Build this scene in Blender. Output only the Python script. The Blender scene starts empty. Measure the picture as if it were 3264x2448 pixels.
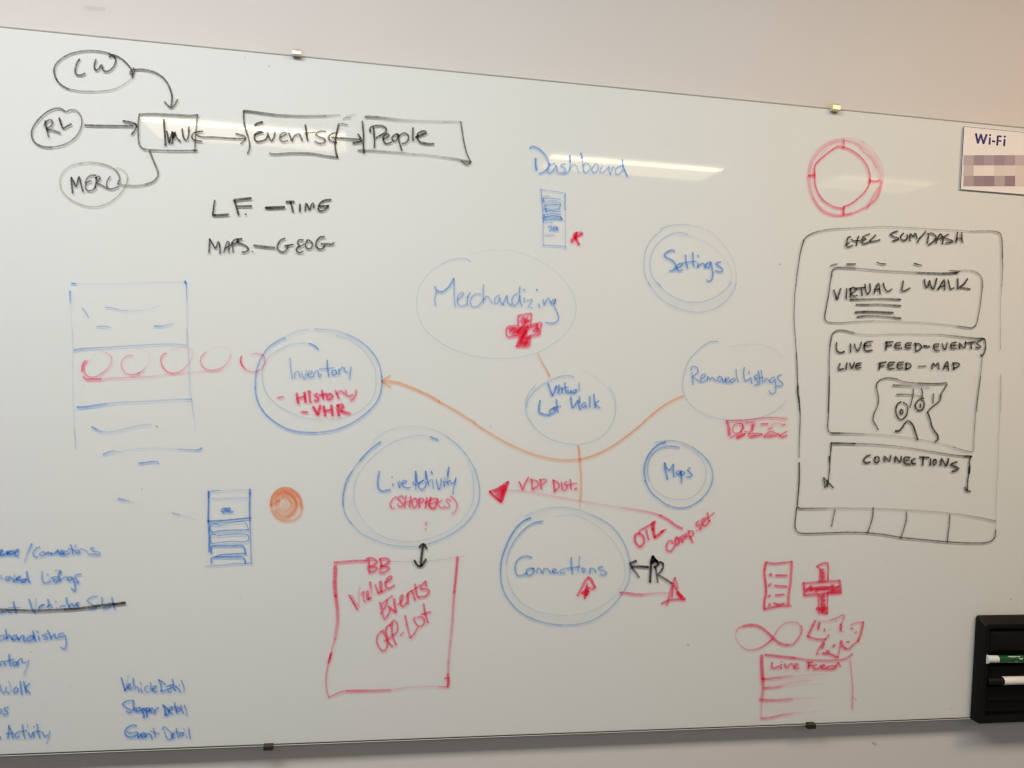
import bpy, math, random
import numpy as np
from mathutils import Matrix, Vector

sc = bpy.context.scene
COL = sc.collection
rnd = random.Random(7)

# ------------------------------------------------------------------ camera
F_PX, CX, CY = 2656.0, 1632.0, 1224.0          # focal length and centre for a 3264 x 2448 frame
h = np.array([15306.9, 532.3, F_PX]); h /= np.linalg.norm(h)
_a = .040; _c = (_a * h[0] - h[1]) / h[2]
v = np.array([-_a, 1, _c]); v /= np.linalg.norm(v)
n = np.cross(h, v)
EYE = np.array([0.0, -1.5, 1.45])

def at(px, py, Y=0.0):
    """point of the plane y=Y (parallel to the wall) measured off the photograph"""
    d = np.array([px - CX, py - CY, F_PX])
    w = np.array([d @ h, d @ n, -d @ v])
    return EYE + w * ((Y - EYE[1]) / w[1])

cam_d = bpy.data.cameras.new('camera'); cam = bpy.data.objects.new('camera', cam_d); COL.objects.link(cam)
cam.matrix_world = Matrix(((h[0], -h[1], -h[2], EYE[0]), (n[0], -n[1], -n[2], EYE[1]), (-v[0], v[1], v[2], EYE[2]), (0, 0, 0, 1)))
cam_d.sensor_width = 36; cam_d.lens = 36 * F_PX / 3264; cam_d.clip_start = .01; cam_d.clip_end = 100
sc.camera = cam

# ------------------------------------------------------------------ room fill, exposure
W = bpy.data.worlds.new('World'); sc.world = W; W.use_nodes = True
bg = W.node_tree.nodes['Background']
bg.inputs[0].default_value = (.95, .98, 1.0, 1); bg.inputs[1].default_value = .147
sc.view_settings.view_transform = 'Standard'; sc.view_settings.look = 'None'
sc.view_settings.exposure = 0; sc.view_settings.gamma = 1
cy_ = sc.cycles
cy_.use_denoising = True; cy_.max_bounces = 8; cy_.transparent_max_bounces = 48
cy_.use_adaptive_sampling = True; sc.cycles.filter_width = 1.3; cy_.sample_clamp_indirect = 4; cy_.caustics_reflective = False; cy_.caustics_refractive = False

# ------------------------------------------------------------------ materials
def mat(name):
    m = bpy.data.materials.new(name); m.use_nodes = True
    nt = m.node_tree
    return m, nt, nt.nodes['Principled BSDF'], nt.nodes['Material Output']

def simple(name, col, rough=.5, metal=0, bump=0, bscale=200, var=0, coat=0, spec=.5):
    m, nt, b, o = mat(name); b.inputs['Specular IOR Level'].default_value = spec
    b.inputs['Base Color'].default_value = (*col, 1); b.inputs['Roughness'].default_value = rough
    b.inputs['Metallic'].default_value = metal; b.inputs['Coat Weight'].default_value = coat
    tc = nt.nodes.new('ShaderNodeTexCoord')
    nz = nt.nodes.new('ShaderNodeTexNoise'); nz.inputs['Scale'].default_value = bscale; nz.inputs['Detail'].default_value = 4
    nt.links.new(tc.outputs['Object'], nz.inputs['Vector'])
    if bump:
        bp = nt.nodes.new('ShaderNodeBump'); bp.inputs['Strength'].default_value = bump; bp.inputs['Distance'].default_value = .001
        nt.links.new(nz.outputs['Fac'], bp.inputs['Height']); nt.links.new(bp.outputs['Normal'], b.inputs['Normal'])
    if var:
        mx = nt.nodes.new('ShaderNodeMix'); mx.data_type = 'RGBA'
        mx.inputs[6].default_value = (*[c * (1 - var) for c in col], 1); mx.inputs[7].default_value = (*[min(1, c * (1 + var)) for c in col], 1)
        nt.links.new(nz.outputs['Fac'], mx.inputs[0]); nt.links.new(mx.outputs[2], b.inputs['Base Color'])
    return m

def wall_paint():
    m, nt, b, o = mat('wall_paint')
    b.inputs['Roughness'].default_value = .75
    tc = nt.nodes.new('ShaderNodeTexCoord')
    n1 = nt.nodes.new('ShaderNodeTexNoise'); n1.inputs['Scale'].default_value = 3.2; n1.inputs['Detail'].default_value = 6
    n2 = nt.nodes.new('ShaderNodeTexNoise'); n2.inputs['Scale'].default_value = 420; n2.inputs['Detail'].default_value = 3
    cr = nt.nodes.new('ShaderNodeMix'); cr.data_type = 'RGBA'
    cr.inputs[6].default_value = (.665, .635, .618, 1); cr.inputs[7].default_value = (.70, .668, .65, 1)
    bp = nt.nodes.new('ShaderNodeBump'); bp.inputs['Strength'].default_value = .25; bp.inputs['Distance'].default_value = .0006
    for q in (n1, n2): nt.links.new(tc.outputs['Object'], q.inputs['Vector'])
    nt.links.new(n1.outputs['Fac'], cr.inputs[0]); nt.links.new(cr.outputs[2], b.inputs['Base Color'])
    nt.links.new(n2.outputs['Fac'], bp.inputs['Height']); nt.links.new(bp.outputs['Normal'], b.inputs['Normal'])
    return m

def glass_sheet():
    """clear glass over a white painted back: see-through with a Fresnel reflection off the front"""
    m, nt, b, o = mat('clear_glass'); nt.nodes.remove(b)
    t = nt.nodes.new('ShaderNodeBsdfTransparent'); t.inputs[0].default_value = (.985, .99, .985, 1)
    g = nt.nodes.new('ShaderNodeBsdfGlossy'); g.inputs['Roughness'].default_value = .012; g.inputs[0].default_value = (1, 1, 1, 1)
    fr = nt.nodes.new('ShaderNodeFresnel'); fr.inputs[0].default_value = 1.5
    geo = nt.nodes.new('ShaderNodeNewGeometry')
    inv = nt.nodes.new('ShaderNodeMath'); inv.operation = 'SUBTRACT'; inv.inputs[0].default_value = 1
    mul = nt.nodes.new('ShaderNodeMath'); mul.operation = 'MULTIPLY'
    nt.links.new(geo.outputs['Backfacing'], inv.inputs[1]); nt.links.new(fr.outputs[0], mul.inputs[0]); nt.links.new(inv.outputs[0], mul.inputs[1])
    tc = nt.nodes.new('ShaderNodeTexCoord')                           # smears left by the eraser
    mp = nt.nodes.new('ShaderNodeMapping'); mp.inputs['Scale'].default_value = (1.3, 1, 5)
    nz = nt.nodes.new('ShaderNodeTexNoise'); nz.inputs['Scale'].default_value = 5; nz.inputs['Detail'].default_value = 5
    mr = nt.nodes.new('ShaderNodeMapRange'); mr.inputs[1].default_value = .35; mr.inputs[2].default_value = .8; mr.inputs[3].default_value = .018; mr.inputs[4].default_value = .045
    nt.links.new(tc.outputs['Object'], mp.inputs[0]); nt.links.new(mp.outputs[0], nz.inputs['Vector']); nt.links.new(nz.outputs['Fac'], mr.inputs[0]); nt.links.new(mr.outputs[0], g.inputs['Roughness'])
    mx = nt.nodes.new('ShaderNodeMixShader')
    nt.links.new(mul.outputs[0], mx.inputs[0]); nt.links.new(t.outputs[0], mx.inputs[1]); nt.links.new(g.outputs[0], mx.inputs[2]); nt.links.new(mx.outputs[0], o.inputs[0])
    return m

def back_paint():
    m, nt, b, o = mat('white_back_paint'); b.inputs['Roughness'].default_value = .6
    tc = nt.nodes.new('ShaderNodeTexCoord')
    n1 = nt.nodes.new('ShaderNodeTexNoise'); n1.inputs['Scale'].default_value = 2.1; n1.inputs['Detail'].default_value = 8
    mx = nt.nodes.new('ShaderNodeMix'); mx.data_type = 'RGBA'
    mx.inputs[6].default_value = (.838, .845, .842, 1); mx.inputs[7].default_value = (.862, .868, .865, 1)
    nt.links.new(tc.outputs['Object'], n1.inputs['Vector']); nt.links.new(n1.outputs['Fac'], mx.inputs[0]); nt.links.new(mx.outputs[2], b.inputs['Base Color'])
    return m

def ink(name, col, faint):
    """dried marker film: filters the light that passes it; density per vertex plus dry streaks"""
    m, nt, b, o = mat(name); nt.nodes.remove(b)
    at_ = nt.nodes.new('ShaderNodeAttribute'); at_.attribute_name = 'film'
    tc = nt.nodes.new('ShaderNodeTexCoord')
    n1 = nt.nodes.new('ShaderNodeTexNoise'); n1.inputs['Scale'].default_value = 420; n1.inputs['Detail'].default_value = 2
    mr = nt.nodes.new('ShaderNodeMapRange'); mr.inputs[1].default_value = .3; mr.inputs[2].default_value = .7; mr.inputs[3].default_value = .72; mr.inputs[4].default_value = 1.1
    ml = nt.nodes.new('ShaderNodeMath'); ml.operation = 'MULTIPLY'; ml.use_clamp = True
    nt.links.new(tc.outputs['Object'], n1.inputs['Vector']); nt.links.new(n1.outputs['Fac'], mr.inputs[0])
    nt.links.new(mr.outputs[0], ml.inputs[0]); nt.links.new(at_.outputs['Fac'], ml.inputs[1])
    hue = nt.nodes.new('ShaderNodeMix'); hue.data_type = 'RGBA'      # thin film looks greyer
    hue.inputs[6].default_value = (*faint, 1); hue.inputs[7].default_value = (*col, 1)
    nt.links.new(at_.outputs['Fac'], hue.inputs[0])
    mx = nt.nodes.new('ShaderNodeMix'); mx.data_type = 'RGBA'; mx.inputs[6].default_value = (1, 1, 1, 1)
    nt.links.new(ml.outputs[0], mx.inputs[0]); nt.links.new(hue.outputs[2], mx.inputs[7])
    t = nt.nodes.new('ShaderNodeBsdfTransparent'); nt.links.new(mx.outputs[2], t.inputs[0])
    nt.links.new(t.outputs[0], o.inputs[0])
    return m

def emit(name, col, s):
    m, nt, b, o = mat(name); nt.nodes.remove(b)
    e = nt.nodes.new('ShaderNodeEmission'); e.inputs[0].default_value = (*col, 1); e.inputs[1].default_value = s
    nt.links.new(e.outputs[0], o.inputs[0]); return m

M = dict(
    wall=wall_paint(), glass=glass_sheet(), back=back_paint(),
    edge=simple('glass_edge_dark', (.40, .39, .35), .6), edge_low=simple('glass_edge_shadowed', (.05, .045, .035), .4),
    lip=simple('glass_bevel', (.80, .80, .74), .25),
    clip=simple('brushed_steel', (.97, .88, .66), .5, metal=1, bump=.15, bscale=900),
    clip_low=simple('shaded_steel', (.05, .038, .028), .5, metal=.6, bump=.15, bscale=900),  # lower clips: the shade of their unlit side is put into the colour
    black=simple('black_plastic', (.003, .0026, .0026), .6, bump=.25, bscale=700, var=.3, spec=.22),
    pad=simple('black_felt', (.008, .008, .008), .9, bump=.5, bscale=900),
    paper=simple('paper', (.88, .84, .82), .55, bump=.05, bscale=500, var=.015),
    border=simple('dark_border', (.035, .025, .06), .6),
    white=simple('white_plastic', (.78, .76, .72), .3, coat=.3),
    green=simple('green_print', (.003, .085, .022), .35, coat=.4, var=.15, bscale=60),
    caplite=simple('pale_cap', (.70, .72, .74), .35), blackcap=simple('black_cap', (.004, .004, .004), .45, spec=.25),
    k=ink('black_ink', (.030, .024, .017), (.36, .33, .30)), b=ink('blue_ink', (.12, .39, .90), (.52, .63, .80)),
    r=ink('red_ink', (1.0, .12, .28), (1.0, .46, .58)), o=ink('orange_ink', (1.0, .53, .34), (1.0, .70, .54)),
    scuff=ink('scuff', (.5, .47, .44), (.5, .47, .44)),
    p=simple('purple_print', (.030, .014, .15), .6),
    housing=simple('lamp_housing', (.7, .7, .68), .5),
)

# ------------------------------------------------------------------ helpers
def mesh_obj(name, verts, faces, m, parent=None, smooth=False):
    me = bpy.data.meshes.new(name); me.from_pydata([tuple(map(float, q)) for q in verts], [], faces); me.update()
    if isinstance(m, bpy.types.Material): me.materials.append(m)
    o = bpy.data.objects.new(name, me); COL.objects.link(o)
    if parent is not None: o.parent = parent; o.matrix_parent_inverse = parent.matrix_world.inverted()
    if smooth:
        for p in me.polygons: p.use_smooth = True
    return o

def box(x0, x1, y0, y1, z0, z1):
    V = [(x, y, z) for x in (x0, x1) for y in (y0, y1) for z in (z0, z1)]
    return V, [(0, 1, 3, 2), (4, 6, 7, 5), (0, 4, 5, 1), (2, 3, 7, 6), (0, 2, 6, 4), (1, 5, 7, 3)]

def bevel(o, w, seg=2):
    b = o.modifiers.new('bevel', 'BEVEL'); b.width = w; b.segments = seg; b.limit_method = 'ANGLE'
    for p in o.data.polygons: p.use_smooth = True
    return o

def empty(name, loc, label, cat, group=None):
    o = bpy.data.objects.new(name, None); COL.objects.link(o); o.location = loc; o.empty_display_size = .05
    o['label'] = label; o['category'] = cat
    if group: o['group'] = group
    bpy.context.view_layer.update()
    return o

def loft(loops, cap0=True, cap1=True):
    V = [p for L in loops for p in L]; k = len(loops[0]); Fc = []
    for i in range(len(loops) - 1):
        for j in range(k):
            Fc.append((i * k + j, i * k + (j + 1) % k, (i + 1) * k + (j + 1) % k, (i + 1) * k + j))
    if cap0: Fc.append(tuple(reversed(range(k))))
    if cap1: Fc.append(tuple(range((len(loops) - 1) * k, len(loops) * k)))
    return V, Fc

def tube(x0, x1, cy, cz, rad, seg=28, tilt=0.0):
    """solid of revolution along x; rad = list of (t 0..1, radius)"""
    loops = []
    for t, r in rad:
        x = x0 + (x1 - x0) * t
        loops.append([(x, cy + r * math.cos(2 * math.pi * j / seg), cz + tilt * (x - x0) + r * math.sin(2 * math.pi * j / seg)) for j in range(seg)])
    return loft(loops)

# ------------------------------------------------------------------ wall
GAP = .0030                      # apparent depth of the painted back behind the glass face
WALL_Y = .026
Z0, Z1 = .7502, 1.9593           # bottom and top edge of the glass
X0, X1 = -.78, 1.62
w_ = mesh_obj('wall', *box(-3.0, 4.5, WALL_Y, WALL_Y + .12, 0, 2.65), M['wall']); w_['kind'] = 'structure'

# ------------------------------------------------------------------ ceiling lamps (the near row lights the board, its middle lamp is an added fill, the far row shows as reflections in the glass)
GR = 'linear lamps recessed in the ceiling'
def lamp(x0, x1, y0, y1, z, col, s, tube_s, label):
    t = empty('ceiling_lamp', ((x0 + x1) / 2, (y0 + y1) / 2, z), label, 'ceiling lamp', GR)
    mesh_obj('housing', *box(x0 - .03, x1 + .03, y0 - .03, y1 + .03, z + .012, z + .08), M['housing'], t)
    # diffuser faces down
    mesh_obj('diffuser', [(x0, y0, z), (x1, y0, z), (x1, y1 - .1, z), (x0, y1 - .1, z)], [(0, 3, 2, 1)], emit('lamp_diffuser', col, s), t)
    mesh_obj('lamp_tube', [(x0, y1 - .09, z), (x1, y1 - .09, z), (x1, y1 - .005, z), (x0, y1 - .005, z)], [(0, 3, 2, 1)], emit('lamp_tube', col, tube_s), t)
    return t
WARM = (1, .82, .55)
lamp(-1.24, -.17, -3.66, -3.22, 2.65, WARM, 4.3, 18, 'linear ceiling lamp in the far row, mirrored across the word Events')
lamp(1.02, 2.08, -3.66, -3.30, 2.65, WARM, 4.0, 17, 'linear ceiling lamp in the far row, mirrored across the word Dashboard')
lamp(2.82, 3.46, -3.56, -3.22, 2.65, WARM, 1.5, 2.6, 'short dim ceiling lamp in the far row, mirrored beside the red ring')
lamp(-1.45, -.25, -1.40, -.96, 2.65, (1, .955, .94), 22.0, 22.0, 'near ceiling lamp above the left half of the whiteboard')
lamp(1.06, 2.20, -1.40, -.96, 2.65, (1, .65, .37), 15.8, 15.8, 'near ceiling lamp above the right half of the whiteboard')

lamp(-.17, .98, -1.40, -.96, 2.65, (.84, 1, 1.0), 8.2, 8.2, 'unseen fill lamp added to brighten the middle of the whiteboard')  # added fill to brighten the board centre, no fixture known here

# ------------------------------------------------------------------ glass whiteboard
board = empty('glass_whiteboard', (.42, 0, Z0), 'large frameless white glass whiteboard covered in marker diagrams, clipped to the wall', 'whiteboard')
E = .0006
mesh_obj('white_backing', *box(X0, X1, GAP, GAP + .002, Z0 + .0005, Z1), M['back'], board)
mesh_obj('glass_pane', *box(X0 + .001, X1 - .001, 0, GAP - .0008, Z0 + .0018, Z1 - .0001), M['glass'], board)
mesh_obj('polished_edge', *box(X0, X1, GAP - .0006, GAP - .0001, Z1 - .0021, Z1 - .0001), M['edge'], board)
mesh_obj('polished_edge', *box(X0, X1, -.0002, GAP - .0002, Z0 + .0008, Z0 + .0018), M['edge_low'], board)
mesh_obj('bevelled_edge', *box(X0, X1, -.0004, GAP - .0006, Z0 - .0004, Z0 + .0006), M['lip'], board)

def clip(px, zt, zb, wdt, m, top, label):
    xc = px; y0 = WALL_Y - .0005; yf = -.0075; r = .008
    if top:     # rounded front shoulder that catches the lamps
        prof = [(y0, zb), (y0, zt)] + [(yf + r - r * math.sin(math.pi / 2 * i / 7), zt - r + r * math.cos(math.pi / 2 * i / 7)) for i in range(8)] + [(yf, zb + .0015), (yf + .0012, zb)]
    else:
        prof = [(y0, zb), (y0, zt), (yf + .001, zt), (yf, zt - .001), (yf, zb + .002), (yf + .002, zb)]
    L = [[(x, y, z) for y, z in prof] for x in (xc - wdt / 2, xc + wdt / 2)]
    V, Fc = loft(L)
    o = mesh_obj('clip', V, Fc, m, board); o['label'] = label
    for p in o.data.polygons: p.use_smooth = False
    b = o.modifiers.new('bevel', 'BEVEL'); b.width = .0006; b.segments = 2; b.limit_method = 'ANGLE'
    # screw head on the upper side
    return o
clip(at(947, 168)[0], Z1 + .0095, Z1 - .0028, .0158, M['clip'], True, 'bright metal clip on the top edge above the word Events')
clip(at(2661, 343)[0], Z1 + .0085, Z1 - .0065, .0160, M['clip'], True, 'metal clip on the top edge left of the Wi-Fi sign')
clip(at(856, 2380)[0], Z0 + .0030, Z0 - .0065, .0162, M['clip_low'], False, 'clip coloured dark for its shade on the lower edge near the left')
clip(at(2583, 2311)[0], Z0 + .0045, Z0 - .0065, .0165, M['clip_low'], False, 'clip coloured dark for its shade on the lower edge near the pen holder')

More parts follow.
